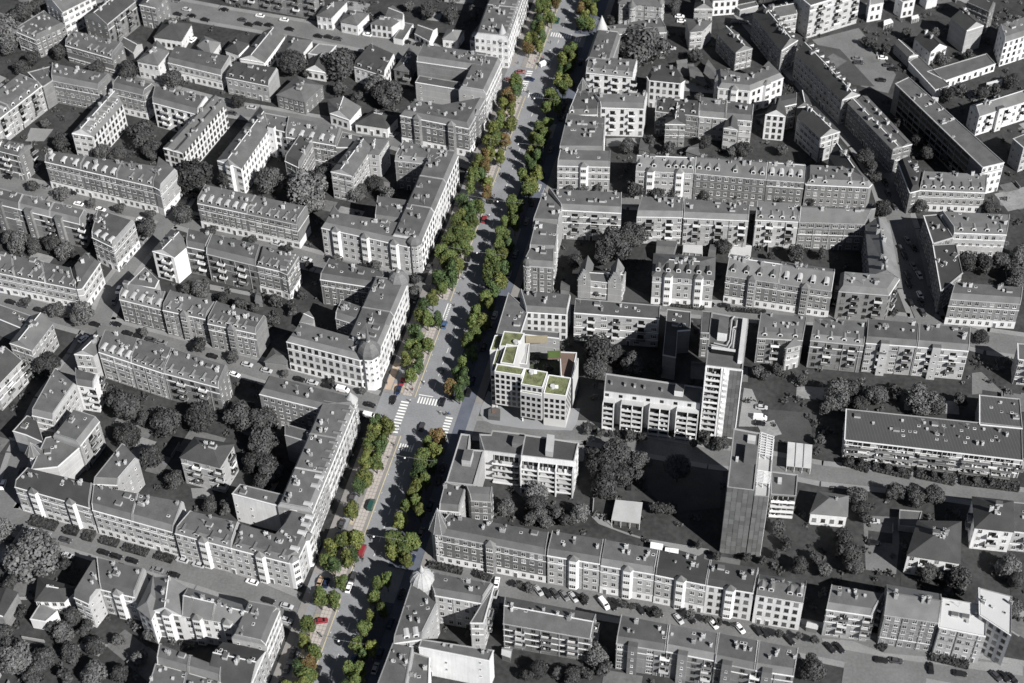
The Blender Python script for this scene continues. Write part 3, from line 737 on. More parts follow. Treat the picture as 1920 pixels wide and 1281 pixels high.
zP|q|180,60 340,30 330,-60 170,-40|9|M|white|tar|win|white block at top right|white block with square windows at the top right
zP|q|560,20 700,-10 650,-80 480,-40|9|F|white|tar|win|white walled block|block with tall white side wall at the top right
zP|q|830,0 950,-20 930,-80 760,-60|5|F|white|tar|-|white cube house|small white cube house cut by the top edge
z7|q|940,470 1440,310 1400,190 850,365|10.5|G|white|light|bal,stair|light roofed balcony row|light roofed row with stair towers and dark gable at right
z7|q|1385,780 1560,720 1500,600 1280,690|13|F|light|tar|win|grey block at the right edge|smooth grey walled block at the right edge
zE|q|1310,590 1530,520 1250,240 1050,345|13|G|light|dark|win|stone gabled diagonal house|dark roofed diagonal house with pale stone gable
zE|q|1500,930 1850,1100 1545,670 1410,795|13.3|G|brick|dark|-|dark triangular wing|dark roofed wing running back from the long brick row
zE|q|1145,1115 1855,1150 1890,1110 1725,945 1155,915|13|M|brick|tar|dorm,win|east end of long brick row|east end house of the long brick row with dark dormers
f|q|1192,320 1301,325 1304,294 1195,290|15|G|light|light|dorm,win,bay|west end of long brick row|west end house of the long brick row with two bays
f|q|1302,325 1437,337 1439,302 1304,294|15|G|brick|light|dorm,win|long middle of brick row|middle house of the long brick row with ten dormers
f|q|1438,337 1508,342 1509,308 1440,302|14.8|G|brick|light|dorm,win|narrow part of brick row|narrow house of the long brick row with four dormers
zD|q|150,905 742,920 748,760 185,750|14|M|light|tar|win,bay|corner house with shaded side|corner house with sunlit south front and shaded avenue side
zD|q|170,748 665,750 690,390 265,345|13.8|M|light|tar|win|house with light well|avenue house with triangular light well and pale patch
zD|q|275,335 600,330 640,60 385,70|14|M|light|tar|win,dorm|avenue house with side dormers|avenue house with dark roof and a fringe of side dormers
zD|q|640,250 1125,265 1165,105 560,130|15|M|white|light|bal,win|white house with glazed balconies|white courtyard house with tall columns of balconies
zD|q|1250,290 1740,345 1755,200 1270,155|12|M|brick|dark|dorm,win|dark tiled house with crossed gable|dark tiled house with pale dormers and crossed gable
zD|q|1362,435 1590,440 1580,260 1420,255|12|G|brick|dark|win|brick gable wing|brick gable wing projecting south with small windows
zE|q|-60,350 540,400 560,240 -50,150|12|M|light|tar|win,n2|tar roofed pair with chimneys|tar roofed pair of houses with many chimneys
zE|q|222,480 375,500 370,330 290,330|12|G|light|tar|win|pale gabled back wing|pale gabled back wing below the tar roofed pair
zE|q|690,330 920,350 900,200 790,200|13|G|white|dark|win|white tower like gable house|tall white gable house with one long drainpipe
zE|q|790,262 1040,205 1040,110 800,150|13|M|brick|dark|win|dark curved street wing|dark roofed wing curving towards the street
zE|q|1045,250 1210,225 1160,120 1040,90|12|G|brick|dark|-|dark pointed house|small dark pointed house at the street bend
t21|q|375,295 820,318 823,180 270,150|15|M|light|tar|bal,win|L shaped house with court balconies|L shaped house with rows of court balconies
t21|q|155,405 348,412 380,292 245,150|14.8|M|light|tar|win|avenue house with smooth roof|avenue house with smooth grey roof meeting the L shaped house
t21|q|130,600 330,610 345,420 180,390|14.5|M|light|tar|win|avenue house with roof windows|avenue house with tilted roof and rows of roof windows
t21|q|85,712 310,728 320,600 140,600|14|M|brick|tar|win|brick avenue corner house|brick corner house with small roof turret by the avenue
t21|q|935,345 1280,350 1285,215 975,210|14|M|light|tar|bal,win|house with pointed gable dormer|balcony house with a pointed central gable dormer
t21|q|1285,355 1775,375 1780,270 1290,225|14|M|light|tar|bal,win|wide balcony house|wide balcony house with three columns of dark balconies
f|q|1416,412 1497,416 1500,386 1419,381|14|M|light|light|dorm,win,bal|narrow light balcony house|light house with white dormers between balcony house and brick block
f|q|1498,416 1622,420 1642,392 1500,386|14|G|brick|light|win|plain brick block|plain brick block half covered by a triangular shadow
t31|q|770,790 985,810 905,395 735,410|14|G|brick|light|win|light ridged east wing|light ridged wing running along the parked street
t31|q|530,905 905,935 985,815 860,795 545,768|14|M|brick|light|bal,win|brick corner block with balconies|brick corner block with two dark balcony recesses
t21|q|490,815 830,850 855,760 510,750|9|G|light|tar|win,step|stepped gable villa|brick villa with two stepped gables among trees
t21|b|1055,785,1515,815,12|15|H|light|tar|dorm,win,bay,gf|striped house with white bays|striped brick house with white bays and a dark hipped roof
f|b|1361,517,1560,546,12|14|G|brick|light|dorm,win,bay,gf,n2|brick house with long tiled roof|brick house with long tiled roof on a white base
t31|q|1135,145 1630,165 1640,45 1165,20|11|M|light|light|dorm,win,gf|light house with arch dormers|light corner house with arch dormers by the white slab end
t31|q|1065,165 1135,147 1160,10 1060,-100 975,-70|11.3|M|brick|dark|win|shaded street side wing|shaded wing with two pale dormers facing the parked street
t31|q|1395,465 1790,480 1810,345 1290,320|12|M|light|light|dorm,win|pale roofed terrace at right|terrace with pale tiled roof and dark dormers at right
t31|q|1240,545 1390,500 1285,325 1170,335|12|F|brick|dark|win|dark street wing with roof terrace|dark street wing with pale roof boxes
t31|q|1300,900 1460,765 1410,545 1240,555|12.3|F|brick|dark|win|dark street wing with chimneys|dark street wing with a row of pale chimneys
t31|q|1365,965 1895,1000 1905,890 1400,850|13|M|brick|tar|win,gf|brick corner house with pale bands|brick corner house with pale string courses at the right
t21|q|105,1060 410,1080 440,945 60,905|14|M|white|tar|win|pale office like house|pale plastered house with tall windows above the green roofs
f|q|930,625 975,628 990,582 953,548|14|F|light|tar|win|smooth roofed avenue corner|smooth dark roofed house by the avenue north of the green roofs
z4|q|610,100 1080,155 1085,80 610,40|12|F|light|tar|blank|narrow dark firewall roof|narrow dark roofed house touching the green roofed block
t21|q|465,1065 1105,1112 1112,1010 475,955|15|F|light|tar|bal,win|flat roofed garden block|flat roofed block with glazed penthouse and many small windows
zO|q|855,750 1005,780 1025,480 1165,470 1175,265 905,235|12|F|brick|dark|-|shadowed flat wing|flat wing lying in the shadow of the tall tower
z1|q|128,230 215,235 240,22 140,10|13|F|brick|tar|win|slim brick wing by the tower|slim brick wing squeezed against the tall balcony tower
t23|q|262,325 660,390 690,215 305,150|15|M|light|tar|win,bay|light house with two pointed bays|light plastered house with two pointed bays in the long southern row
t23|q|665,400 1068,468 1100,290 700,215|15|M|light|tar|win,bay,gf|banded house with two bays|banded house with two pointed bays and white ground floor
t23|q|1075,472 1455,548 1490,370 1105,292|15|M|light|dark|win,bay,gf|dark roofed house with curved gable|dark roofed house with a curved gable and pointed bays
t23|q|1457,550 1812,608 1850,430 1492,370|15|M|white|dark|win,bay|white house with domed bays|white house with two round domed bays
zL|q|412,400 885,480 920,268 440,200|15|G|white|tile|dorm,win|white house with pointed dormers|bright white house with pointed dormers ending the long southern row
z8|q|228,520 1555,775 1600,515 420,300|15|M|brick|tar|win,gf,bay1|brick corner house with spire|brick corner house with pointed spire and white shop floor
zL|q|1110,545 1560,610 1690,400 1160,310|14|M|light|tar|bal,win|banded balcony house|banded balcony house across the lane from the white row
t33|q|870,770 1280,830 1300,620 885,545|16|G|brick|light|win|metal roofed brick house|brick house with shiny seamed metal roof
t33|q|1283,862 1635,932 1640,700 1305,640|15|F|light|white|win|white roofed modern block|modern block with flat white roof and dark balcony slots
t33|q|1590,770 1825,925 1832,632 1585,566|17|F|white|white|win|tall white roofed block|taller modern block with sharp white roof at lower right
zL|q|0,1070 400,1150 435,865 40,790|14|M|brick|tar|bal,win,stair|south row house with stair tower|house of the south row with stair tower and dark recess
zL|q|405,1152 790,1210 835,940 440,868|14|M|brick|tar|bal,win,stair|last house of south row|last house of the south row beside a round dark tree
t23|q|780,985 1150,1045 1175,850 820,780|14|M|brick|tar|bal,win,stair|first house of south row|first house of the south row with cluttered balconies
t23|q|1155,1045 1523,1115 1545,915 1180,850|14|M|brick|tar|bal,win,stair|second house of south row|second house of the south row with zigzag balconies
t23|q|-68,835 590,950 632,770 -55,640|13|G|brick|tar|bal,win|block with white balcony stacks|brick block with two stacks of white balconies
t13|q|1340,625 1690,685 1780,545 1250,450|15|M|light|tar|win|north wing behind ribbed dome|tar roofed wing beside the white ribbed dome
t13|q|1030,985 1240,955 1365,700 1180,520|15.1|M|light|tar|dorm,win|shaded wing with side dormers|avenue wing in shade with a fringe of black dormers
t13|q|1605,830 1705,832 1785,550 1690,690|15.2|F|light|tar|bal|slim east court wing|slim east court wing with pale end wall
t13|q|1220,1010 1750,1115 1780,1035 1240,952|14.9|F|white|tar|blank|wing with white blank wall|wing with a broad blank white wall near the bottom
t13|q|880,1400 1110,1400 1180,1020 1035,992|14|M|light|tar|dorm,win|bottom avenue house|avenue house with side dormers cut by the bottom edge
t13|q|1115,1400 1290,1400 1300,1090 1182,1050|12.6|F|white|tar|-|white yard wing with skylight|white yard wing with a boxed skylight at the bottom
t32|q|578,738 1912,892 1905,640 590,505|9.5|F|light|metal|bal|long seamed roof block|long low block with dark seamed roof and hedged gardens
t32|q|1590,622 1910,652 1890,430 1590,400|9.8|F|light|metal|-|seamed roof north wing|seamed dark roofed wing running north from the long low block
z1|q|690,285 1150,310 1190,95 725,55|13|M|brick|tile|win,bal,dorm|tiled house with two dormers|tiled house with two big pale dormers behind the tower
z1|q|980,385 1130,350 1130,240 1055,240|12|H|light|light|win|pale rear stair wing|pale rear stair wing with five stacked windows
f|q|1519,638 1620,648 1624,608 1527,598|14|M|brick|tar|win,bal,dorm|north row house near tower|house of the north row with dark recess near the tower
zM|q|140,258 715,300 728,60 160,5|15|M|light|tar|bal,win,stair|light north row house|light house of the north row with white parasols on balconies
zM|q|720,302 1298,348 1310,110 732,62|15|M|light|tar|bal,win,stair|last north row house|last house of the north row above a pale path
zM|q|1860,440 2010,460 2000,270 1855,260|13|F|light|tar|bal|banded block at right edge|block with white balcony bands at the right edge
zN|q|610,845 1195,935 1208,470 730,460|10|H|white|dark|win,bal|dark diagonal roof villa block|villa block with dark roof split by a diagonal ridge
zN|q|1370,535 1800,580 1795,240 1345,190|11|H|white|dark|bal|dark roofed balcony villa|dark roofed villa block with four rows of balconies
zN|q|1803,580 2000,600 1990,260 1800,245|10|F|light|tar|bal|flat block at right edge|flat roofed grey block cut by the right edge
zN|q|515,510 720,535 775,350 520,330|3|F|light|tar|-|low garage|low garage with pale front beside the dark villa block
f|q|1520,962 1588,968 1590,930 1535,922|6|H|white|light|win|light roofed villa|light roofed villa with white conservatory by the cross street
zK|q|20,1060 240,1080 320,842 95,757|14.6|M|light|tar|win|shaded avenue house by the spire|shaded avenue house between the flat block and the spired corner
zK|q|375,950 600,965 625,815 312,800|14|M|brick|light|win|slate faced court wing|court wing with pale speckled slate slopes by the spired corner
'''
for ln in DATA.strip().split('\n'):
    if ln and ln[0]!='#': build(ln)
def foot(code,pts,h):
    P=[at(*px(code,*p),h).xy for p in pts]
    if area(P)<0: P=P[::-1]; print('rev special')
    FOOT.append(([tuple(p) for p in P],h,(min(p.x for p in P),max(p.x for p in P),min(p.y for p in P),max(p.y for p in P)))); return P
SPEC={}
for k,(c_,pts,h) in {
 'tower1':('z1',[(178,560),(546,604),(608,95),(240,25)],36),
 'tower2':('z2',[(165,560),(415,590),(472,58),(226,12)],34.4),
 'tower2b':('z2',[(415,640),(548,650),(598,105),(468,60)],31.5),
 'annex':('z2',[(566,625),(803,642),(820,440),(574,408)],11.5),
 'terr':('t22',[(690,375),(1412,466),(1440,345),(703,238)],16.5),
 'flatw':('zK',[(95,745),(410,780),(525,385),(350,372),(370,210),(265,195)],15),
 'flatn':('zK',[(525,388),(935,440),(985,200),(930,192),(615,155),(600,205),(470,200)],15.1),
 'flate':('zK',[(940,445),(1540,512),(1590,295),(985,205)],17),
}.items(): SPEC[k]=foot(c_,pts,h)
BL={}
for i,j in enumerate(JOBS):
    b=raise_building(i,j); BL.setdefault(j[6],b)
print('windows+balconies',NWIN)
# ---------------------------------------------------------------- towers and modern blocks built one by one
def special(key,label,wallm,roofm,name='apartment_house',cat='house',sides=True,short=None):
    P=SPEC[key];h=[f[1] for f in FOOT if f[0]==[tuple(p) for p in P]][0]
    b=Building(label,P,h,cat,name); m=MB(); m.prism(b.poly,0,h,wallm,top=False); b.part(m,'wall')
    n=len(P);m=MB();ii=inset(b.poly,[.35]*n)
    for i in range(n):
        A,B=b.poly[i],b.poly[(i+1)%n];C_,D_=ii[(i+1)%n],ii[i]
        m.face([(A.x,A.y,h),(B.x,B.y,h),(C_.x,C_.y,h),(D_.x,D_.y,h)],COPE); m.face([(D_.x,D_.y,h),(C_.x,C_.y,h),(C_.x,C_.y,h-.5),(D_.x,D_.y,h-.5)],CONC)
    m.face([(p.x,p.y,h-.5) for p in ii],roofm); b.part(m,'roof')
    LAND.append((b.c,short or label)); return b
def relbox(b,i,x0,x1,y0,y1,z0,z1,mt,m=None,top=None):
    # box on edge i of a building; x along the edge, y outward
    a,c,d,n,L=edge(b,i); mm=m or MB()
    p=[a+d*x0+n*y0,a+d*x1+n*y0,a+d*x1+n*y1,a+d*x0+n*y1]
    if area(p)<0:p=p[::-1]
    mm.prism(p,z0,z1,mt,top=top,bottom=True); return mm
def bands(b,i,x0,x1,dep,z0,fl,fh,parap=1.0,name='balcony',clutter=True,pm=None):
    pm=pm or SILL
    for f in range(fl):
        z=z0+f*fh
        m=relbox(b,i,x0,x1,0,dep,z,z+.18,CONC); relbox(b,i,x0,x1,dep-.12,dep,z+.181,z+parap,pm,m)
        if clutter:
            x=x0+.6
            while x<x1-.8:
                if random.random()<.5: relbox(b,i,x,x+.5,dep*.3,dep*.7,z+.19,z+.19+random.uniform(.5,1.2),random.choice((SILL,SILLD,CONC,GRASS)),m)
                x+=1.1
        b.part(m,name)
        m=relbox(b,i,x0+.2,x1-.2,.0,.05,z+.25,z+fh-.35,GLASS); 
        k=int((x1-x0)/1.7)
        for q in range(k): relbox(b,i,x0+.5+q*1.7,x0+.62+q*1.7,.05,.1,z+.25,z+fh-.35,FRAME,m)
        b.part(m,'window_strip')
PANEL=mat('grey facade panel',.12,var=.12,rnd=.22,fine=4)
# tower 1
b=special('tower1','tall white balcony tower with roof pipes in the middle of the photo',W['white'],RM['tar'],'apartment_tower','tower',short='tall balcony tower')
_,_,_,_,L=edge(b,0)
xs=L*.43
for x in (0,xs,xs+.9,L*.99): b.part(relbox(b,0,x,x+.35,0,1.5 if x<=xs else .3,0,35.6,SILL),'fin')
bands(b,0,.36,xs,1.4,1.5,12,2.82)
for f in range(12):
    z=1.6+f*2.82; b.part(relbox(b,0,xs+1.3,xs+2.5,0,.5,z,z+1.1,SILL),'landing')
px0=xs+2.9
for f in range(15):
    for k in range(3):
        w_=(L*.985-px0)/3; link('panel',None) if False else b.part(relbox(b,0,px0+k*w_+.04,px0+(k+1)*w_-.04,0,.12,.6+f*2.3+.05,.6+(f+1)*2.3-.05,PANEL),'panel')
facade(b,1,-1,36,step=3.5,wm=4)
def penthouse(b,u0,u1,v0,v1,z1,mt,top,name='penthouse'):
    P=b.poly; q=lambda u,v:P[0].lerp(P[1],u).lerp(P[3].lerp(P[2],u),v)
    m=MB(); p=[q(u0,v0),q(u1,v0),q(u1,v1),q(u0,v1)]; m.prism(p if area(p)>0 else p[::-1],b.h-.6,z1,mt,top=top); return b.part(m,name)
penthouse(b,.22,.48,.5,.8,b.h+3.4,W['white'],RM['tar'])
penthouse(b,.84,.97,.12,.95,b.h+1.2,W['white'],CONC)
penthouse(b,.1,.75,.25,.3,b.h+1.6,GLASS,FRAME,'roof_glazing')
P=b.poly; q=lambda u,v,z:(*P[0].lerp(P[1],u).lerp(P[3].lerp(P[2],u),v),b.h+z)
m=MB()
for pts in ([(.08,.36),(.55,.33),(.62,.45),(.62,.75),(.7,.78),(.7,.9)],[(.15,.4),(.5,.38),(.56,.5),(.56,.9),(.62,.97)],[(.68,.36),(.68,.7),(.6,.72)]):
    for p0,p1 in zip(pts[:-1],pts[1:]): m.bar(q(*p0,.6),q(*p1,.6),.32,.4,CONC)
b.part(m,'roof_duct')
# tower 2
b=special('tower2','tallest grey tower clad in square panels, casting a huge shadow',PANEL,RM['tar'],'apartment_tower','tower',short='panel clad tower')
for i in (0,3):
    a,c,d,n,L=edge(b,i); nc=5 if i==0 else 8; fl=15
    for f in range(fl):
        for k in range(nc):
            if random.random()<.02: continue
            b.part(relbox(b,i,L*k/nc+.05,L*(k+1)/nc-.05,0,.1+.02*random.random(),b.h/fl*f+.05,b.h/fl*(f+1)-.05,PANEL),'panel')
penthouse(b,.5,.95,.45,.68,b.h+2.6,PANEL,RM['tile'])
penthouse(b,.55,.85,.8,.9,b.h+1.0,CONC,CONC,'ventilator')
penthouse(b,.2,.3,.45,.5,b.h+.9,CONC,CONC,'ventilator')
b=special('tower2b','lower half of the panel tower with two glazed roof pergolas',PANEL,CONC,'apartment_tower','tower',short='pergola half of the tower')
a,c,d,n,L=edge(b,0)
for f in range(14):
    for k in range(3): b.part(relbox(b,0,L*k/3+.05,L*(k+1)/3-.05,0,.12,b.h/14*f+.05,b.h/14*(f+1)-.05,PANEL),'panel')
_,_,_,_,L=edge(b,1); b.part(relbox(b,1,.3,L-.3,.0,.15,0,b.h-.3,W['white']),'white_side_wall')
for v0,v1 in ((.16,.34),(.62,.95)):
    m=MB()
    for k in range(9):
        v=v0+(v1-v0)*k/8; P=b.poly; qa=P[0].lerp(P[3],v);qb=P[1].lerp(P[2],v); m.bar((*qa,b.h+2),(*qb,b.h+2),.22,.22,TRIM)
    for t in (.1,.5,.95):
        P=b.poly; m.bar((*P[0].lerp(P[3],v0).lerp(P[1].lerp(P[2],v0),t),b.h+2),(*P[0].lerp(P[3],v1).lerp(P[1].lerp(P[2],v1),t),b.h+2),.22,.22,TRIM)
        for v in (v0,v1): m.bar((*P[0].lerp(P[3],v).lerp(P[1].lerp(P[2],v),t),b.h-.5),(*P[0].lerp(P[3],v).lerp(P[1].lerp(P[2],v),t),b.h+2),.2,.2,TRIM)
    b.part(m,'pergola')
b=special('annex','low block with four banded balconies beside the panel clad tower',PANEL,RM['tile'],short='annex of the panel tower')
_,_,_,_,L=edge(b,0); bands(b,0,.3,L-.3,1.3,.8,4,2.6,parap=1.2); penthouse(b,.25,.4,.5,.7,b.h+.8,CONC,CONC,'ventilator')
# terraced white block
b=special('terr','long white terraced block with four balcony stacks and dark recesses',W['white'],RM['tar'],short='white terraced block')
_,_,_,_,L=edge(b,0)
for x0,x1 in ((.0,.12),(.19,.42),(.485,.70),(.765,.995)):
    m=relbox(b,0,L*x0,L*x1,0,2.2,0,13.4,W['light'],top=CONC); o=b.part(m,'balcony_stack')
    xm=(x0+x1)/2
    for k in (x0,xm,x1-.008):
        if k==xm and x1-x0<.15: continue
        b.part(relbox(b,0,L*k,L*k+.3,2.2,3.7,0,13.4,SILL),'fin')
    for f in range(5):
        z=.4+f*2.65; m=relbox(b,0,L*x0,L*x1,2.2,3.5,z,z+.15,CONC); relbox(b,0,L*x0,L*x1,3.45,3.6,z+.16,z+1.15,SILL,m)
        for k in range(int(L*(x1-x0)/1.6)):
            if random.random()<.5: relbox(b,0,L*x0+.6+k*1.6,L*x0+1.2+k*1.6,2.6,3.1,z+.16,z+random.uniform(.8,1.5),random.choice((SILL,SILLD,GRASS)),m)
        b.part(m,'balcony'); b.part(relbox(b,0,L*x0+.3,L*x1-.3,2.2,2.26,z+.3,z+2.2,GLASS),'window_strip')
for k in range(14):
    if k%2==0: b.part(relbox(b,0,L*(k+.2)/14,L*(k+.75)/14,0,.06,14.2,15.6,GLASS),'window')
penthouse(b,.72,.81,.3,.75,b.h+2.2,W['white'],RM['tar'],'stair_head')
for u in (.06,.2,.3,.4,.58): penthouse(b,u,u+.02,.45,.6,b.h+.7,CHIM,POT,'chimney')
# galleries of the long seamed roof block
b=BL['long seamed roof block'];_,_,_,_,L=edge(b,0)
for x0,x1 in ((0.01,.15),(.18,.395),(.43,.635),(.665,.83),(.84,.955)): bands(b,0,L*x0,L*x1,1.5,.5,3,3.0,parap=1.0,pm=SILLD)
b=BL['long diagonal slab'];_,_,_,_,L=edge(b,0); b.part(relbox(b,0,0,L,.0,.02,0,b.h-.5,W['white']),'white_end_wall')
_,_,_,_,L=edge(b,3)
for f in range(5):
    z=.8+f*2.9; m=relbox(b,3,L*.06,L*.86,.06,.14,z+.4,z+2.3,GLASS)
    for k in range(int(L*.8/4)): relbox(b,3,L*.06+k*4,L*.06+k*4+.25,.14,.2,z,z+2.9,COPE,m)
    relbox(b,3,L*.06,L*.86,.14,.2,z+2.35,z+2.6,COPE,m); b.part(m,'window_strip')
for o_ in list(b.root.children):
    if o_.name.startswith('window') and not o_.name.startswith('window_strip'):
        a_,c_,d_,n_,L_=edge(b,3)
        if abs((Vector((o_.location.x,o_.location.y))-a_).dot(n_))<.3: bpy.data.objects.remove(o_)
# flat roofed complex by the avenue
b=special('flatw','flat roofed avenue block with long terraces of grey roofing',W['light'],RM['tar'],short='flat avenue block')
facade(b,0,-1,15)
for pts,z in (([(200,745),(340,380),(390,385),(260,765)],16.2),):
    pass
def loose_box(parent_b,code,pts,z0,z1,mt,top,name):
    P=[at(*px(code,*p),z1).xy-parent_b.c for p in pts]
    if area(P)<0:P=P[::-1]
    m=MB();m.prism(P,z0,z1,mt,top=top);return parent_b.part(m,name)
loose_box(b,'zK',[(272,495),(370,508),(405,385),(305,372)],14.5,17.6,W['light'],RM['tar'],'stair_head')
b=special('flatn','flat roofed block with glazed attic facing a courtyard',W['white'],RM['tar'],short='glazed attic block')
_,_,_,_,L=edge(b,0); bands(b,0,3,L-.5,2.0,.6,4,3.3,parap=.9)
loose_box(b,'zK',[(840,295),(960,312),(985,232),(862,215)],14.6,17.2,W['brick'],RM['tar'],'stair_head')
b=special('flate','flat roofed white block with five rows of deep open galleries',W['white'],RM['dark'],short='open gallery block')
_,_,_,_,L=edge(b,0)
for x in (0,L*.33,L*.66,L-.4): b.part(relbox(b,0,x,x+.4,0,2.6,0,14.2,SILL),'fin')
bands(b,0,.2,L-.2,2.4,2.0,5,2.5,parap=.75)
facade(b,1,-1,17,step=3)
loose_box(b,'zK',[(1215,395),(1300,408),(1318,215),(1235,205)],16.4,19.2,CONC,CONC,'metal_chimney_housing')
# ---- new corner building with planted roofs
GREEN=mat('sedum roof',(.115,.125,.062),var=.5,rnd=.06,nscale=1.2,fine=2.5)
NW=mat('pale new facade',(.47,.468,.46),var=.04,rnd=.03); NW2=mat('pale grey new facade',(.38,.38,.38),var=.05,rnd=.03)
DECK=mat('timber deck',(.12,.085,.07),var=.2,rnd=.1); SAND=mat('sandstone bench',(.24,.21,.15),var=.1)
nb_root=None
def block(code,pts,z0,h,wm,top=GREEN,wins=None,name='block',par=.35):
    global nb_root
    P=[at(*px(code,*p),h).xy for p in pts]
    if area(P)<0: P=P[::-1]; print('rev block')
    if nb_root is None:
        nb_root=Building('new pale corner building with stepped green planted roofs round a courtyard',P,h,'building','corner_building'); LAND.append((nb_root.c,'green roofed corner building'))
    FOOT.append(([tuple(p) for p in P],h,(min(p.x for p in P),max(p.x for p in P),min(p.y for p in P),max(p.y for p in P))))
    Q=[p-nb_root.c for p in P]; m=MB(); m.prism(Q,z0,h,wm,top=False,bottom=True)
    ii=inset(Q,[.3]*len(Q))
    for i in range(len(Q)):
        A,B=Q[i],Q[(i+1)%len(Q)];C_,D_=ii[(i+1)%len(Q)],ii[i]
        m.face([(A.x,A.y,h),(B.x,B.y,h),(C_.x,C_.y,h),(D_.x,D_.y,h)],TRIM); m.face([(D_.x,D_.y,h),(C_.x,C_.y,h),(C_.x,C_.y,h-par),(D_.x,D_.y,h-par)],NW)
    o=nb_root.part(m,name)
    m=MB(); m.face([(p.x,p.y,h-par) for p in ii],top); m.obj('green_roof' if top is GREEN else 'terrace_floor',o)
    if wins:
        for ei,cols,z1,z2,rows in wins:
            a=Q[ei];c=Q[(ei+1)%len(Q)];d=(c-a);L=d.length;d/=L;n=Vector((d.y,-d.x));ang=math.atan2(d.y,d.x)
            for i in range(cols):
                for r in range(rows):
                    p=a+d*(L*(i+.5)/cols)+n*.0; link('window',NWM,nb_root.root,(p.x,p.y,z1+(z2-z1)*r/rows),rz=ang)
    return Q
m=MB(); m.box(-.75,.75,-.04,0,0,1.9,NW2); m.face([(-.6,-.05,.1),(.6,-.05,.1),(.6,-.05,1.8),(-.6,-.05,1.8)],GLASS); NWM=m.mesh('window')
block('z4',[(302,552),(628,600),(666,512),(333,460)],3.6,21,NW,wins=[(0,5,4.3,20.6,6)])
block('z4',[(612,800),(868,845),(880,815),(618,770)],3.2,16.4,NW2,wins=[(0,4,3.8,15.9,4)])
block('z4',[(618,705),(880,748),(942,560),(672,512)],3.2,19.4,NW2,wins=[(0,4,16.7,20.2,1)])
block('z4',[(890,815),(1160,850),(1222,630),(952,590)],0,17,NW,wins=[(0,4,4.2,15.6,4),(1,5,4.2,15.6,4)])
block('z4',[(372,448),(535,470),(590,245),(445,222)],3.6,21,NW)
block('z4',[(360,252),(590,244),(664,92),(415,68)],0,21.2,NW)
block('z4',[(258,552),(300,552),(405,272),(335,264)],0,19.2,NW,wins=[(0,1,4,18,5)])
block('z4',[(246,300),(352,300),(412,112),(306,118)],0,19.0,NW)
block('z4',[(1100,610),(1225,632),(1292,325),(1085,315)],0,12,NW2,top=DECK)
block('z4',[(1232,632),(1245,640),(1312,400),(1300,392)],0,15.5,NW,top=TRIM)
block('z4',[(600,460),(690,470),(725,215),(668,210)],0,11,CONC,top=CONC)
m=MB()
for p in ((330,985),(640,1150),(880,1120)): 
    q=at(*px('z4',*p)).xy-nb_root.c; m.cyl(q.x,q.y,0,4,.25,.25,8,TRIM)
nb_root.part(m,'column')
for k,(x,y,h) in enumerate(((745,565,19.4),(1000,740,17),(555,205,21.2))):
    q=at(*px('z4',x,y),h).xy-nb_root.c; m=MB(); m.cyl(q.x,q.y,h-.4,h+.7,.9,.9,10,CONC); m.box(q.x+.9,q.x+2,q.y-.5,q.y+.4,h-.4,h+.5,TRIM); nb_root.part(m,'ventilator')
def sheet(name,code,pts,z,mt,label=None):
    P=[at(*px(code,*p),0).xy for p in pts]
    if area(P)<0:P=P[::-1]
    m=MB(); m.prism([(p.x,p.y) for p in P],0,z,mt); return m.obj(name,kind='structure')
NP=mat('new pavement',(.21,.213,.22),var=.06,rnd=0)
sheet('corner_pavement','z4',[(225,790),(140,990),(130,1060),(170,1140),(260,1185),(640,1240),(900,1255),(1230,1265),(1290,1180),(1330,1000),(1250,1000),(600,1000)],.14,NP)
sheet('planted_court','z4',[(700,560),(1060,600),(1130,440),(740,420)],.3,mat('court lawn',(.045,.055,.035),var=.4,rnd=0,fine=1))
def lump(name,label,cat,code,p,z0,parts,group=None):
    q=at(*px(code,*p),z0); t=thing(name,label,cat,(q.x,q.y,z0))
    for nm,f in parts:
        m=MB(); f(m); m.obj(nm,t)
    return t
lump('timber_kiosk','angular dark timber kiosk under the overhang of the green roofed building','kiosk','z4',(300,1085),.14,[('shell',lambda m:(m.prism([(-2.2,-1.9),(2,-2.6),(2.2,1.2),(.5,2.2),(-2,1.2)],0,2.2,SILLD))),('opening',lambda m:m.box(-.9,.9,-.9,1.1,2.201,2.4,DECK))])
lump('bench_block','sandy timber bench block on the court wall terrace','bench','z4',(808,190),11.5,[('seat',lambda m:m.box(-4,4,-1,1,0,.8,SAND)),('backrest',lambda m:m.box(-4,4,1.02,1.3,0,1.5,SAND))])
lump('raised_planter','square raised planter of bright green grass in the court','planter','z4',(1020,365),11.7,[('box',lambda m:m.box(-2.4,2.4,-1.9,1.9,0,.6,DECK)),('grass',lambda m:m.box(-2.2,2.2,-1.7,1.7,.601,.8,mat('bright grass',(.06,.09,.025),var=.2,rnd=0)))])
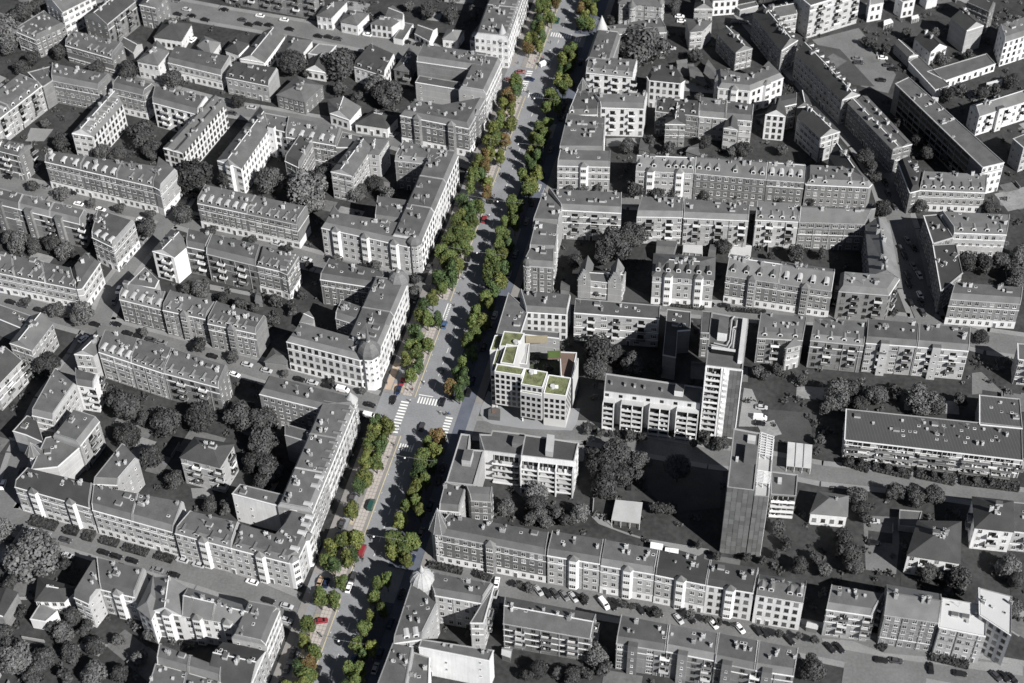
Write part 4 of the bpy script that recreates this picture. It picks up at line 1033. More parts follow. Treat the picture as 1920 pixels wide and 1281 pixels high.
# ---- open sheds, pavilions
def shed(code,pts,h,label,roofm=CONC,posts=True,name='pavilion',cat='pavilion',div=0):
    P=[at(*px(code,*p),h).xy for p in pts]
    if area(P)<0:P=P[::-1]
    c=sum(P,Vector((0,0)))/4; t=thing(name,label,cat,(c.x,c.y,0)); Q=[p-c for p in P]
    m=MB(); m.prism(Q,h-.25,h,roofm,bottom=True); r=m.obj('roof',t)
    m=MB()
    for a,bb in ((0,1),(1,2),(2,3),(3,0)):
        for k in (0,.33,.66):
            p=Q[a].lerp(Q[bb],k)*.96; m.cyl(p.x,p.y,0,h-.25,.1,.1,6,TRIM)
    m.obj('post',t)
    m=MB(); ii=[q*.8 for q in Q]; m.prism(ii,0,h-.6,SILLD); m.obj('back_room',t)
    if div:
        m=MB()
        for k in range(1,div): m.bar((*Q[0].lerp(Q[1],k/div),h+.05),(*Q[3].lerp(Q[2],k/div),h+.05),.25,.15,RM['tar'])
        m.obj('roof_joint',t)
    LAND.append((c,label)); return t
shed('f',[(1146,975),(1200,982),(1205,942),(1154,937)],3.6,'low open pavilion with pale flat roof beside the park tree',CONC)
shed('z2',[(712,362),(940,385),(952,168),(725,140)],3.4,'triple bay shelter with pale vaulted roof behind the panel tower',CONC,name='bus_shelter',cat='shelter',div=3)
shed('t23',[(1035,275),(1125,283),(1135,240),(1040,225)],2.6,'white roofed yard shed, left one behind the long southern row',SILL,name='shed',cat='shed')
shed('t23',[(1145,300),(1248,310),(1250,278),(1150,265)],2.6,'white roofed yard shed, right one behind the long southern row',SILL,name='shed',cat='shed')
shed('zD',[(600,0),(605,2),(606,-3),(601,-4)],2.4,'tiny roof shelter behind white dormered house',SILL,name='shed',cat='shed') if False else None
shed('t30',[(870,190),(940,165),(920,140),(870,155)],2.6,'bright white square tent beyond the parking lot',SILL,name='tent',cat='tent')
shed('t30',[(1080,145),(1135,130),(1125,108),(1075,122)],2.6,'narrow white canopy roof in the dark upper right garden',SILL,name='canopy',cat='canopy')
shed('t30',[(1225,752),(1275,760),(1280,732),(1230,725)],2.6,'small white canopy east of the long diagonal slab',SILL,name='canopy',cat='canopy')
shed('t30',[(1640,635),(1760,605),(1755,590),(1640,620)],3,'long white garden shelter under trees at upper right',SILL,name='shelter',cat='shelter')
shed('t21',[(1280,610),(1430,625),(1430,560),(1285,555)],3,'pale glazed pergola shed behind the striped house',CONC,name='shed',cat='shed')
shed('zA',[(1780,520),(1850,560),(1860,545),(1790,505)],15.5,'x',SILL) if False else None
def lowhouse(code,pts,h,label,rm=RM['tar'],wm=W['brick']):
    P=[at(*px(code,*p),h).xy for p in pts]
    if area(P)<0:P=P[::-1]
    c=sum(P,Vector((0,0)))/len(P); t=thing('outbuilding',label,'outbuilding',(c.x,c.y,0)); Q=[p-c for p in P]
    m=MB();m.prism(Q,0,h,wm,top=False);m.obj('wall',t); m=MB(); ii=inset(Q,[-.2]*len(Q))
    m1=(ii[0]+ii[3])/2;m2=(ii[1]+ii[2])/2
    m.face([(*ii[0],h),(*ii[1],h),(*m2,h+1.2),(*m1,h+1.2)],rm);m.face([(*ii[2],h),(*ii[3],h),(*m1,h+1.2),(*m2,h+1.2)],rm)
    m.face([(*ii[1],h),(*ii[2],h),(*m2,h+1.2)],wm);m.face([(*ii[3],h),(*ii[0],h),(*m1,h+1.2)],wm); m.obj('roof',t)
    m=MB(); e=Q[1]-Q[0]; 
    return t
lowhouse('zC',[(690,860),(860,930),(760,760),(660,740)],3,'left of two long garden sheds behind the white angled house')
lowhouse('zC',[(840,820),(960,930),(980,800),(890,680)],3.4,'right of two long garden sheds behind the white angled house')
lowhouse('zC',[(540,720),(650,700),(640,680),(520,690)],3,'little walled shed near the slanting white house')
lowhouse('t21',[(1080,640),(1200,650),(1240,530),(1090,525)],3.6,'tarred yard building with tiny roof windows by the striped house')
lowhouse('t21',[(1470,660),(1520,675),(1530,560),(1490,555)],3.4,'narrow tarred yard building behind the striped house')
lowhouse('zD',[(1070,720),(1180,750),(1130,650),(1095,600)],4,'small gabled yard workshop behind the long brick row')
lowhouse('zD',[(1600,745),(1735,790),(1735,660),(1660,700)],4,'dark leaning yard shed behind the long brick row')
lowhouse('t21',[(365,890),(430,900),(430,860),(375,830)],3,'tiny hut beside the stepped gable villa')
lowhouse('zG',[(1370,870),(1450,880),(1430,790),(1400,770)],2.6,'dark little cabin at the end of a garden lawn')
lowhouse('zB',[(560,910),(650,960),(760,950),(700,890)],3,'small wooden shed in the garden under the hipped corner wing')
lowhouse('t13',[(1845,1070),(1905,1090),(1920,1030),(1850,1020)],3,'pale roofed bike shed beside the slim east court wing',CONC)
lowhouse('zL',[(915,720),(1020,745),(1030,690),(930,665)],2.6,'pale fenced bin shed east of the white dormered house',CONC)
lowhouse('t11',[(0,1000),(60,1040),(90,1010),(30,960)],3,'x') if False else None
# ---------------------------------------------------------------- turrets and domes
ZINC=mat('weathered zinc',.13,var=.18,rnd=.2,rough=.6,streak=.12)
def turret(short,code,p,z,r,kind,hh,n=8,wm=None,rm=None,base=0,ap=None):
    r*=.88; b=BL[short]; q=at(*px(code,*p),z).xy-b.c; wm=wm or W['light']; rm=rm or ZINC
    m=MB(); m.cyl(q.x,q.y,base,z,r*.93,r*.93,n,wm,cap=True,rot=.3); o=b.part(m,'turret')
    m=MB()
    if kind=='cone': m.cyl(q.x,q.y,z,z+hh,r*1.12,0,n if n>8 else 12,rm,rot=.3)
    elif kind=='pyr':
        m.cyl(q.x,q.y,z,z+hh,r*1.25,0,n,rm,rot=.3)
        for i in range(n):
            a=.3+2*math.pi*i/n; m.bar((q.x+1.25*r*math.cos(a),q.y+1.25*r*math.sin(a),z+.05),(q.x,q.y,z+hh+.1),.1,.1,CONC)
    else:
        pr=[(1.12,0),(1.1,.25),(.98,.5),(.78,.75),(.5,.92),(.22,1.0)]
        for (a,b0),(c,d0) in zip(pr[:-1],pr[1:]): m.cyl(q.x,q.y,z+b0*hh,z+d0*hh,r*a,r*c,n,rm,cap=False,rot=.3)
        m.cyl(q.x,q.y,z+hh,z+hh+.9,r*.2,r*.2,n,CONC); m.cyl(q.x,q.y,z+hh+.9,z+hh+(ap or 2.4),r*.22,0,n,rm)
        if kind=='rib':
            for i in range(n):
                a=.3+2*math.pi*i/n
                for (a0,b0),(c,d0) in zip(pr[:-1],pr[1:]): m.bar((q.x+a0*r*math.cos(a),q.y+a0*r*math.sin(a),z+b0*hh+.05),(q.x+c*r*math.cos(a),q.y+c*r*math.sin(a),z+d0*hh+.05),.14,.14,CONC)
    m.obj('turret_roof',o)
    for k in range(4):
        a=-1.9+k*.55
        for f in range(4):
            zz=z-3.2*(f+1)+.9
            if zz>base+.5: link('window',WM[3],o,(q.x+r*.93*math.cos(a)*1.0,q.y+r*.93*math.sin(a),zz),rz=a+math.pi/2)
turret('white avenue row at the top','t10',(1848,290),14,3,'cone',8,16,W['white'],rm=CONC)
turret('shaded avenue house with cone','t20',(672,215),15.5,2.8,'cone',7,16,rm=CONC)
turret('avenue house with side dormers','t20',(530,678),14.5,2.9,'pyr',6.5,6,rm=RM['tile'])
turret('brick wing with domed corner','t11',(1070,832),15.5,4.2,'dome',5,8,W['white'])
turret('corner house with three arched bays','t11',(1190,530),15.5,3.2,'dome',2.4,8,rm=RM['tile'],ap=1.2)
turret('white corner palace','z5',(1040,640),17,4.4,'dome',5.5,8,W['white'],ap=9)
turret('brick block with corner turret','t12',(712,440),16,2.6,'cone',4,8,rm=CONC)
turret('north wing behind ribbed dome','t13',(1250,525),15.6,4.1,'rib',5.5,14,ap=3.5,rm=CONC)
turret('brick corner house with spire','z8',(272,440),16,3.1,'pyr',10,8,rm=RM['tile'])
turret('gabled turret house','t02',(250,830),12,2.6,'pyr',5,8,W['white'])
turret('turreted mansion','t20',(900,40),14,2,'cone',3,12)
turret('turreted mansion','t20',(1115,15),14,2,'cone',3,12)
turret('brick avenue corner house','t21',(118,690),14.6,2,'dome',2.2,8,rm=RM['tar'],ap=1)
# ---------------------------------------------------------------- trees
def crown_mesh(seed,rx,rz,q,n,lobes,mt,lm=None,droop=0):
    r=random.Random(seed); m=MB(); L=[]
    for i in range(lobes):
        z=r.uniform(-.75,.85); a=r.uniform(0,6.283); rr=math.sqrt(max(0,1-z*z))*r.uniform(.35,.72)
        L.append((rx*rr*math.cos(a),rx*rr*math.sin(a),rz*z*.72,rx*r.uniform(.34,.5)))
    L.append((0,0,0,rx*.62)); L.append((0,0,rz*.4,rx*.5)); L.append((0,0,-rz*.35,rx*.55))
    for i in range(n):
        lx,ly,lz,lr=L[i%len(L)] ; z=r.uniform(-.8,1); a=r.uniform(0,6.283); s=math.sqrt(1-z*z); k=r.uniform(.82,1.1)
        p=Vector((lx+lr*k*s*math.cos(a),ly+lr*k*s*math.sin(a),lz+lr*1.05*k*z))
        nn=Vector((s*math.cos(a)+r.uniform(-.6,.6),s*math.sin(a)+r.uniform(-.6,.6),z+r.uniform(-.5,.7))).normalized()
        t=nn.orthogonal().normalized(); t.rotate(Matrix.Rotation(r.uniform(0,6.28),3,nn)) if False else None
        u=nn.cross(t); an=r.uniform(0,3.14); t,u=t*math.cos(an)+u*math.sin(an),u*math.cos(an)-t*math.sin(an)
        sz=q*r.uniform(.6,1.25); 
        m.face([p-t*sz-u*sz*.6,p+t*sz-u*sz*.55,p+t*sz*.8+u*sz*.6,p-t*sz*.7+u*sz*.65],mt if (lm is None or r.random()>.25) else lm)
    return m.mesh('crown')
def trunk_mesh(h,r0):
    m=MB(); m.cyl(0,0,0,h*.55,r0,r0*.75,7,BARK,cap=False); m.cyl(0,0,h*.55,h,r0*.75,r0*.3,7,BARK)
    for i in range(5):
        a=i*1.3; m.bar((0,0,h*.5+i*.08*h*.3),(h*.28*math.cos(a),h*.28*math.sin(a),h*.85),r0*.5,r0*.5,BARK)
    return m.mesh('trunk')
def leafmat(name,c,rn=.3):
    return mat(name,c,rough=.7,var=.3,rnd=rn,fine=1.6,nscale=1.5,spec=.25)
LG_=leafmat('green leaves',(.062,.088,.028)); LY=leafmat('yellow green leaves',(.108,.118,.033)); LB=leafmat('rust brown leaves',(.12,.075,.035)); LD=leafmat('deep green leaves',(.045,.072,.028))
GD=leafmat('dark foliage',.036,.3); GM=leafmat('mid grey foliage',.062,.3); GL=leafmat('pale grey foliage',.11,.2)
AVT={k:[crown_mesh(10*i+j,2.75,4.1,.25,2300,(10,14,18)[j],a,b_) for j in range(3)] for i,(k,a,b_) in enumerate((('green',LG_,LY),('yellow green',LY,LG_),('rust brown',LB,LY),('deep green',LD,LG_)))}
TRK=trunk_mesh(7,.22)
TREES=[]
def add_tree(x,y,base,crown,trunk,sc_,h,label,group,name='street_tree',zs=1):
    t=thing(name,label,'tree',(x,y,base),random.uniform(0,6.28),group)
    link('trunk',trunk,t,(0,0,0)).scale=(sc_,sc_,h/7*.62)
    o=link('crown',crown,t,(0,0,h*.58)); o.scale=(sc_,sc_,zs); return t
LT=[(118.6,-5.3),(119.6,-0.7),(113.8,-7.3),(108.5,-2.9),(108.0,0.2),(105.9,-6.6),(95.6,-6.0),(96.7,-3.9),(97.1,0.3),(89.9,-7.4),(89.4,-4.5),(82.8,-7.5),(83.5,-4.2),(79.6,-0.8),(73.7,.2),(75.9,-6.9),(64.8,-.6),(64.0,-3.6),(67.5,-8.3),(57.8,-6.2),(53.6,-7.7),(51.6,-4.2),(56.4,-2.4),(55.4,-.4),(47,-7.2),(46,-3.6),(48,-.6),(38.7,.1),(39.7,-3.4),(43.1,-7.5),(36.4,-8.7),(33.6,-4.8),(30.6,-6.0),(27.1,-2.5),(28.5,-0.4),(21.2,-5.7),(21.2,-1.0),(16.8,-3.4),(9.2,-5.3),(5.4,-7.6),(0.4,-7.7),(0.0,-0.8),(-1.2,-4.1),(-7.4,-7.3),(-12.0,-3.9),(-13.6,-0.8),(-16,-6.6),(-19,-3.6),(-23,-6.8),(-24,-1.4),(-30,-3.2),
(-55.2,-7.8),(-55.9,-4.3),(-59.2,-7.6),(-61.3,-4.3),(-65,-7.2),(-66,-3.8),(-69.2,-6.7),(-72.2,-3.4),(-73.3,-6.9),(-80,-5.4),(-84,-6.6),(-94,-5.6),(-106.0,-0.6),(-108.2,-5.2),(-111.0,-7.8),(-105.8,-3.5),(-116.1,-7.6),(-117.8,-4.6),(-113.8,-1.6),(-112.8,0.2),(-123.5,-0.5),(-131.3,-5.2),(-130.8,-.4),(-141.8,-5.7),(-148.2,-5.2),(-151.0,-.3),(-156.8,-3.6),(-156.0,-0.8),(-160.2,0.2),(-166,-4.5),(-164,-1),
(218,-6.5),(220,-3),(213,-1.2),(207.9,-7.2),(207.7,-4.6),(209.4,-0.6),(201.4,-6.6),(198.8,-2.2),(197.1,0.3),(194,-4.4),(188.7,-5.6),(187.6,-2.5),(179.2,-6.3),(180.3,-3.4),(183.0,-.9),(173.8,-5.1),(175.6,-.4),(147.2,-5.2),(142.1,-3.4),(139.7,-6.7),(134.8,-3.4),(131.8,-6.9),(128.8,-2.5),(124.8,-6.0),(229,-6),(231,-2),(240,-5)]
RT=[(123.4,14.3),(118.6,12.2),(115.2,15.2),(111.5,11.6),(108.5,14.4),(102.8,11.6),(99.5,15.4),(96.7,12.2),(92.9,15.3),(90.6,17.2),(86.4,12.2),(83.7,14.9),(82.5,17.6),(78.0,16.7),(70.4,11.8),(68.9,15),(64.7,12.9),(57.8,11.8),(57.0,15.7),(50,12.4),(46.0,15.9),(43.5,12.2),(39.2,14.9),(37,11.4),(31.4,11.6),(33.1,17.5),(29.5,14.8),(25.9,12.6),(24.3,17.5),(19.0,16.4),(14.6,14.8),(11.1,16.9),(6.2,12.4),(1.9,16.4),(.8,12.6),(-5.5,15.1),(-9.2,13.2),(-14,16),(-20,13.7),(-24.8,13.2),(-27.2,16.4),(-32.3,12.7),(-35,16.6),
(-56.6,14.2),(-59.9,11.6),(-64.0,15.4),(-65.7,12),(-68.9,11.8),(-69.1,16),(-73.8,12.5),(-76,15),(-80,13),(-84,12.2),(-87,14.8),(-90,17),(-88,11.6),(-95,12),(-103.1,11.8),(-102.6,17.2),(-107.4,12.5),(-106.4,15.8),(-110.1,18.2),(-121.9,11.6),(-120.1,13.9),(-127.6,12.2),(-131.1,15.8),(-134,12.6),(-139.6,12.5),(-145.3,11.6),(-148.6,14.4),(-146.2,17),(-154.3,15.2),(-155.5,11.6),(-162.5,12.4),(-160.0,15.4),(-168,13),
(210.4,15.5),(206.0,12.4),(206.8,18.1),(202,15.1),(196.9,14.2),(198.1,18.1),(215,12),(218,16),(225,13),(176.2,15.4),(171.4,13.4),(167.2,16.3),(166.3,12.3),(160.7,12.1),(161.3,15.7),(154.0,13.2),(153.5,16.9),(147.3,15.8),(141.8,11.9),(138.1,14.8),(133.2,12.2),(133.8,16.4)]
rt=random.Random(3)
EDGE_={1:'left',2:'right'}
for side,pts in ((1,LT),(2,RT)):
    for s,u in pts:
        kind=rt.choices(('green','yellow green','rust brown','deep green'),(.45,.33,.14 if side==1 else .05,.2))[0]
        sc_=rt.uniform(.7,1.22); h=rt.uniform(8.8,11.4)
        if side==2 and -160<s<-120: sc_*=.85
        p=av(s,u,.18); jx,jy=rt.uniform(-.3,.3),rt.uniform(-.3,.3)
        t=add_tree(p.x+jx,p.y+jy,.18,AVT[kind][rt.randrange(3)],TRK,sc_,h,'',f'trees in the {EDGE_[side]} row of the avenue','avenue_tree',zs=h/9.6)
        TREES.append((t,f'{kind} avenue tree in the {EDGE_[side]} row',p))
GC=[crown_mesh(200+i,6,5.2,.42,4600,17,GD,GM) for i in range(3)]+[crown_mesh(300+i,6,5.2,.42,4200,14,GM,GD) for i in range(2)]+[crown_mesh(400,6,6.4,.42,4200,15,GL,GM)]
SCN=[crown_mesh(500+i,2.4,2.2,.28,1100,8,(GD,GM)[i%2],GM) for i in range(3)]
TRK2=trunk_mesh(7,.35)
GT=[(1003,672,11),(1028,690,9),(15,60,28),(40,22,20),(70,12,15),(15,85,15),(60,108,14),(38,125,13),(112,95,14),(182,128,14),(240,132,18),(322,148,17),(445,190,12),(265,252,25),(290,280,18),(190,285,17),(220,290,16),(118,265,16),(85,230,9),(168,190,8),
(549,118,24),(637,120,28),(732,175,25),(702,160,18),(640,165,13),(667,182,11),(805,18,15),(842,28,13),(892,22,14),(767,10,10),(690,95,9),(575,135,9),
(362,330,32),(342,400,17),(277,427,17),(117,362,12),(225,390,9),(282,402,9),(172,380,8),(62,347,10),(32,455,16),(62,462,14),(100,455,15),(120,470,15),(15,445,13),(140,480,11),(152,588,19),(105,580,13),(50,563,7),(397,432,9),(270,622,8),
(507,338,24),(577,360,31),(603,332,22),(427,328,20),(677,357,12),(703,343,14),(727,364,14),(669,362,13),
(377,542,14),(350,540,10),(417,562,12),(450,570,12),(475,578,10),(517,563,12),(550,580,11),(513,600,12),(540,465,8),(472,448,8),(395,437,8),(567,552,9),(577,497,9),(632,487,11),(705,498,9),(777,522,11),(777,545,11),
(87,685,22),(230,757,30),(205,735,16),(310,790,26),(377,782,27),(450,780,26),(270,785,14),(237,815,22),(282,855,22),(327,900,18),(392,945,15),(424,952,13),(475,865,20),(490,790,26),(495,828,26),(505,878,25),(488,905,18),(535,700,7),(622,715,7),(680,732,7),(375,648,13),(437,668,11),
(57,1042,44),(4,995,18),(122,1058,12),(137,1155,18),(160,1180,16),(120,1188,18),(32,1235,28),(80,1238,26),(132,1225,20),(175,1262,22),(222,1200,12),(225,1262,17),(277,1192,12),(215,1136,11),(40,1148,12),(98,1175,12),(8,1188,17),(15,1212,18),(262,1232,16),(180,1210,18),(60,1270,20),(125,1268,16),(20,1090,14),
(1207,87,40),(1265,12,11),(1307,104,13),(1310,182,9),(1147,37,9),(1175,272,14),(1220,267,11),(1255,277,11),(1322,265,12),(1397,279,14),(1372,284,10),(1623,295,15),(1467,279,11),(1633,312,12),(1345,235,10),
(1777,177,13),(1840,174,13),(1802,165,11),(1865,167,11),(1625,77,8),(1640,87,8),(1660,92,10),(1685,230,10),(1722,260,12),(1740,287,12),(1777,292,12),(1765,109,10),(1815,102,10),(1897,152,13),(1700,60,10),(1755,60,9),
(1192,350,18),(1230,362,14),(1262,357,15),(1322,362,14),(1380,367,12),(1155,460,31),(1192,437,24),(1135,478,18),(1357,462,13),(1077,489,13),(1067,354,8),(1095,354,9),(1120,354,9),(1118,549,7),(1140,545,7),
(1460,372,13),(1520,373,13),(1575,377,11),(1492,475,16),(1540,477,10),(1445,484,9),(1640,332,11),(1655,390,15),(1727,387,12),(1855,387,13),(1815,490,18),(1845,495,16),(1877,490,18),(1902,510,19),(1910,477,14),(1903,535,14),(1677,584,8),(1840,632,13),
(1120,660,29),(1118,690,20),(1190,682,21),(1230,688,14),(1155,662,16),(1155,849,26),(1135,877,26),(1133,908,26),(1115,860,18),(1167,890,20),(1200,865,19),(1200,892,12),(1272,875,23),(1232,952,14),(1255,954,13),(1005,925,20),(1042,962,13),(1325,820,12),(1350,832,14),(1102,807,8),(1127,812,8),(1145,814,7),(1182,815,11),(1205,820,8),(1300,830,9),
(947,950,15),(1005,945,20),(1010,965,18),(1087,962,16),(1062,975,13),(995,972,12),(1025,978,13),
(1570,740,22),(1550,765,13),(1640,740,22),(1615,755,14),(1727,750,24),(1755,758,20),(1802,749,13),(1595,727,16),(1537,825,11),(1532,845,9),(1505,712,10),(1455,690,11),(1420,695,12),(1435,705,9),(1680,735,13),(1590,867,9),(1615,867,7),(1665,876,7),(1690,881,7),(1750,889,7),(1772,892,7),(1830,899,7),(1860,902,7),(1607,928,16),(1615,952,15),(1715,928,19),(1680,922,17),(1752,928,18),
(1460,987,14),(1590,1035,24),(1580,1008,18),(1500,1060,16),(1547,1067,14),(1525,1042,12),(1600,1062,18),(1797,1087,24),(1740,1069,21),(1770,1080,14),(1777,1112,11),(1890,1062,20),(1902,1137,16),(1907,1087,16),(1522,1252,26),(1527,1198,9),(1460,1187,9),(1497,1192,8),(1475,1020,12),(1455,1040,10),(1625,970,12),
(972,1096,8),(992,1101,10),(1095,1121,9),(1167,1131,10),(1184,1136,8),(1232,1148,10),(1295,1151,10),(1325,1161,9),(1350,1166,7),(1375,1171,6),(1120,1228,20),(1130,1255,16),(1010,1254,18),(1072,1268,18),(985,1266,14),(1100,1262,14),(1045,1260,11),(1310,1022,8),(1345,1042,9),(1400,1045,8),(1430,1050,8),(895,1180,9),(880,1190,8)]
for (x,y,r) in GT:
    rm_=r/5.0*(1.0+ (640-y)*.00035); h=min(17,rm_*1.75+2.2)*(1.5 if (x,y)==(1272,875) else 1); z=h*.56
    p=at(x,y,z)
    if -12.6<(p.xy-AO).dot(AN)<24 : continue
    if rm_<2.6: cr=SCN[rt.randrange(3)]; base=2.4; kind='small'; 
    else: cr=rt.choice(GC); base=6.0; kind='large' if rm_>4.6 else 'medium'
    pale=(x,y) in ((1570,740),(1177,0))
    if pale: cr=GC[5]
    t=thing('courtyard_tree','','tree',(p.x,p.y,0),rt.uniform(0,6.28),'grey trees among the houses')
    link('trunk',TRK2,t,(0,0,0)).scale=(rm_/4.5,rm_/4.5,h/7*.6)
    k=rm_/base*1.15; o=link('crown',cr,t,(0,0,z)); o.scale=(k,k,k*rt.uniform(.85,1.05))
    TREES.append((t,f'{"pale" if pale else "dark"} {kind} round tree',p))
# hedges
HED=leafmat('hedge leaves',.032)
def hedge(code,a,b,w_,h_,label):
    A=at(*px(code,*a)).xy;B=at(*px(code,*b)).xy;c=(A+B)/2;L=(B-A).length;ang=math.atan2((B-A).y,(B-A).x)
    r=random.Random(int(L*100)); m=MB(); m.box(-L/2+.2,L/2-.2,-w_/2+.2,w_/2-.2,0,h_-.2,HED)
    for i in range(int(L*w_*9)):
        p=Vector((r.uniform(-L/2,L/2),r.uniform(-w_/2,w_/2),h_*r.uniform(.5,1.1))); s=.3
        t=Vector((r.uniform(-1,1),r.uniform(-1,1),r.uniform(-.5,.5))).normalized();u=t.orthogonal().normalized()
        m.face([p-t*s-u*s,p+t*s-u*s,p+t*s+u*s,p-t*s+u*s],HED)
    o=m.obj('hedge',None,(c.x,c.y,0)); o.rotation_euler=(0,0,ang); o['label']=label; o['category']='hedge'; o['group']='front garden hedges'; return o
hedge('t03',(235,70),(430,120),4,1.6,'long clipped hedge in front of the steep dark roofed row')
hedge('t03',(490,140),(590,160),3.4,1.6,'short rounded hedge between two garden paths, lower left')
hedge('t03',(630,180),(710,200),4,1.6,'square clipped hedge in front of the steep dark roofed row')
hedge('t03',(760,215),(890,250),3,1.3,'low hedge block left of the second garden path')
hedge('t03',(930,270),(1110,320),3,1.3,'long low hedge between second and third garden path')
hedge('t03',(1170,330),(1300,370),3,1.2,'ragged low hedge left of the pale end of the gardens')
for k,(a,bb) in enumerate((((560,905),(760,965)),((790,950),(1070,1010)),((1110,1000),(1400,1060)),((1440,1050),(1880,1105)))):
    hedge('t32',a,bb,4,1.4,('first','second','third','fourth')[k]+' garden hedge from the left before the long seamed roof block')
hedge('t12',(0,0),(2,2),.1,.1,'x') if False else None
hedge('z8',(150,900),(560,990),2.4,1.6,'dark hedge strip along the pavement below the brick corner house')
hedge('z8',(700,1010),(900,1070),2.4,1.6,'dark hedge strip right of the white parasol by the brick corner house')
hedge('t33',(830,1000),(880,1040),3,1.2,'dark shrub bed before the metal roofed brick house')
hedge('t33',(1210,1090),(1500,1160),3,1.2,'shrub bed before the white roofed modern block')
hedge('t22',(790,700),(960,730),3,1.6,'hedge in front of the white terraced block')
hedge('t21',(1120,1000),(1440,1040),2.2,1,'shrub strip in front of the striped house with bays')
hedge('t21',(1610,1045),(1900,1070),2,1,'shrub strip in front of the long tiled roof house')
hedge('t22',(540,640),(640,670),2.5,1.5,'hedge at the corner of the park lane')
# ---------------------------------------------------------------- yards: paving patches, garden walls, shrubs
rp=random.Random(11)
def freespot(p,m_=1.5):
    if onroad(p,None,2.4) or -14<(p-AO).dot(AN)<26: return False
    for i,(pl,hh,bb) in enumerate(FOOT):
        if bb[0]-m_<p.x<bb[1]+m_ and bb[2]-m_<p.y<bb[3]+m_:
            if inpoly(p.x,p.y,pl): return False
            for k in range(len(pl)):
                if segd(p,Vector(pl[k]),Vector(pl[(k+1)%len(pl)]))<m_: return False
    return True
PT1=mat('yard asphalt',.11,var=.2,rnd=0,fine=1);PT2=mat('yard gravel',.2,var=.2,rnd=0,fine=1);PT3=mat('yard lawn',.035,var=.3,rnd=0,fine=1)
mp_={0:MB(),1:MB(),2:MB()}; mw=MB(); cnt=0; zz=.04
while cnt<430:
    y=rp.uniform(-170,260); x=rp.uniform(-250,250)
    p=Vector((x,y)); 
    if not freespot(p,3): cnt+=.2; continue
    l=min(JOBS,key=lambda j:((j[0][0]+j[0][1])/2-p).length); d=(l[0][1]-l[0][0]).normalized(); n_=Vector((-d.y,d.x))
    a,b_=rp.uniform(3,11),rp.uniform(2,6); zz+=.00025; k=rp.choices((0,1,2),(.4,.3,.45))[0]
    q4=[p-d*a-n_*b_,p+d*a-n_*b_,p+d*a+n_*b_,p-d*a+n_*b_]
    if not all(freespot(v,.3) for v in q4): cnt+=.3; continue
    mp_[k].face([(v.x,v.y,zz) for v in q4],(PT1,PT2,PT3)[k]); cnt+=1
    if rp.random()<.5:
        e=q4[rp.randrange(4)]; f=e+(d*a*1.4 if rp.random()<.5 else n_*b_*1.6); mw.bar((*e,.7),(*f,.7),.25,1.5,(COPE,SILLD)[rp.randrange(2)])
for k,nm in enumerate(('yard_paving','yard_gravel','yard_lawn')): mp_[k].obj(nm,kind='structure')
o=mw.obj('garden_walls',kind='stuff'); o['label']='low garden walls and fences dividing the back yards'; o['category']='garden walls'
ms=MB(); SH1=leafmat('shrub leaves',.045,0); SH2=leafmat('pale shrub leaves',.08,0); n_s=0
while n_s<3400:
    y=rp.uniform(-172,265); x=rp.uniform(-255,255); p=Vector((x,y)); n_s+=.15
    den=.5+.5*math.sin(x*.06+1)*math.cos(y*.07+x*.02)
    if any(inpoly(x,y,g_) for g_ in NOSHRUB) or rp.random()>den*.8+.2 or not freespot(p,.9): continue
    n_s+=1; R0=rp.uniform(.5,1.5); mt=(SH1,SH1,SH2)[rp.randrange(3)]
    for i in range(int(10+R0*12)):
        c0=Vector((x+rp.gauss(0,R0*.5),y+rp.gauss(0,R0*.5),abs(rp.gauss(R0*.7,R0*.35)))); t=Vector((rp.uniform(-1,1),rp.uniform(-1,1),rp.uniform(-.6,.6))).normalized();u=t.orthogonal().normalized();s=rp.uniform(.22,.42)
        ms.face([c0-t*s-u*s,c0+t*s-u*s*.8,c0+t*s+u*s,c0-t*s*.8+u*s],mt)
o=ms.obj('garden_shrubs',kind='stuff'); o['label']='mixed low shrubs filling the back yards and gardens'; o['category']='shrubs'
print('shrub faces',len(ms.f))
# ---------------------------------------------------------------- cars
PT={}
def paint(n,c): 
    if n not in PT: PT[n]=mat('car paint '+n,c,rough=.25,var=.02,rnd=.08,spec=.5)
    return PT[n]
TYRE=mat('tyre',.02,var=.05); LAMP=mat('car lamp',.5,var=.02,rnd=0)
wm=MB()
for i in range(12):
    a=2*math.pi*i/12;b2=2*math.pi*(i+1)/12
    wm.face([(.32*math.cos(a),-.11,.32*math.sin(a)),(.32*math.cos(b2),-.11,.32*math.sin(b2)),(.32*math.cos(b2),.11,.32*math.sin(b2)),(.32*math.cos(a),.11,.32*math.sin(a))],TYRE)
wm.face([(.32*math.cos(2*math.pi*i/12),-.11,.32*math.sin(2*math.pi*i/12)) for i in range(12)],TYRE); wm.face([(.32*math.cos(-2*math.pi*i/12),.11,.32*math.sin(-2*math.pi*i/12)) for i in range(12)],CONC)
WHEEL=wm.mesh('wheel')
def loft(m,rings,mt,cap=True):
    n=len(rings[0])
    for a,b_ in zip(rings[:-1],rings[1:]):
        for i in range(n): m.face([a[i],a[(i+1)%n],b_[(i+1)%n],b_[i]],mt)
    if cap: m.face(rings[0][::-1],mt); m.face(rings[-1],mt)
CARM={}
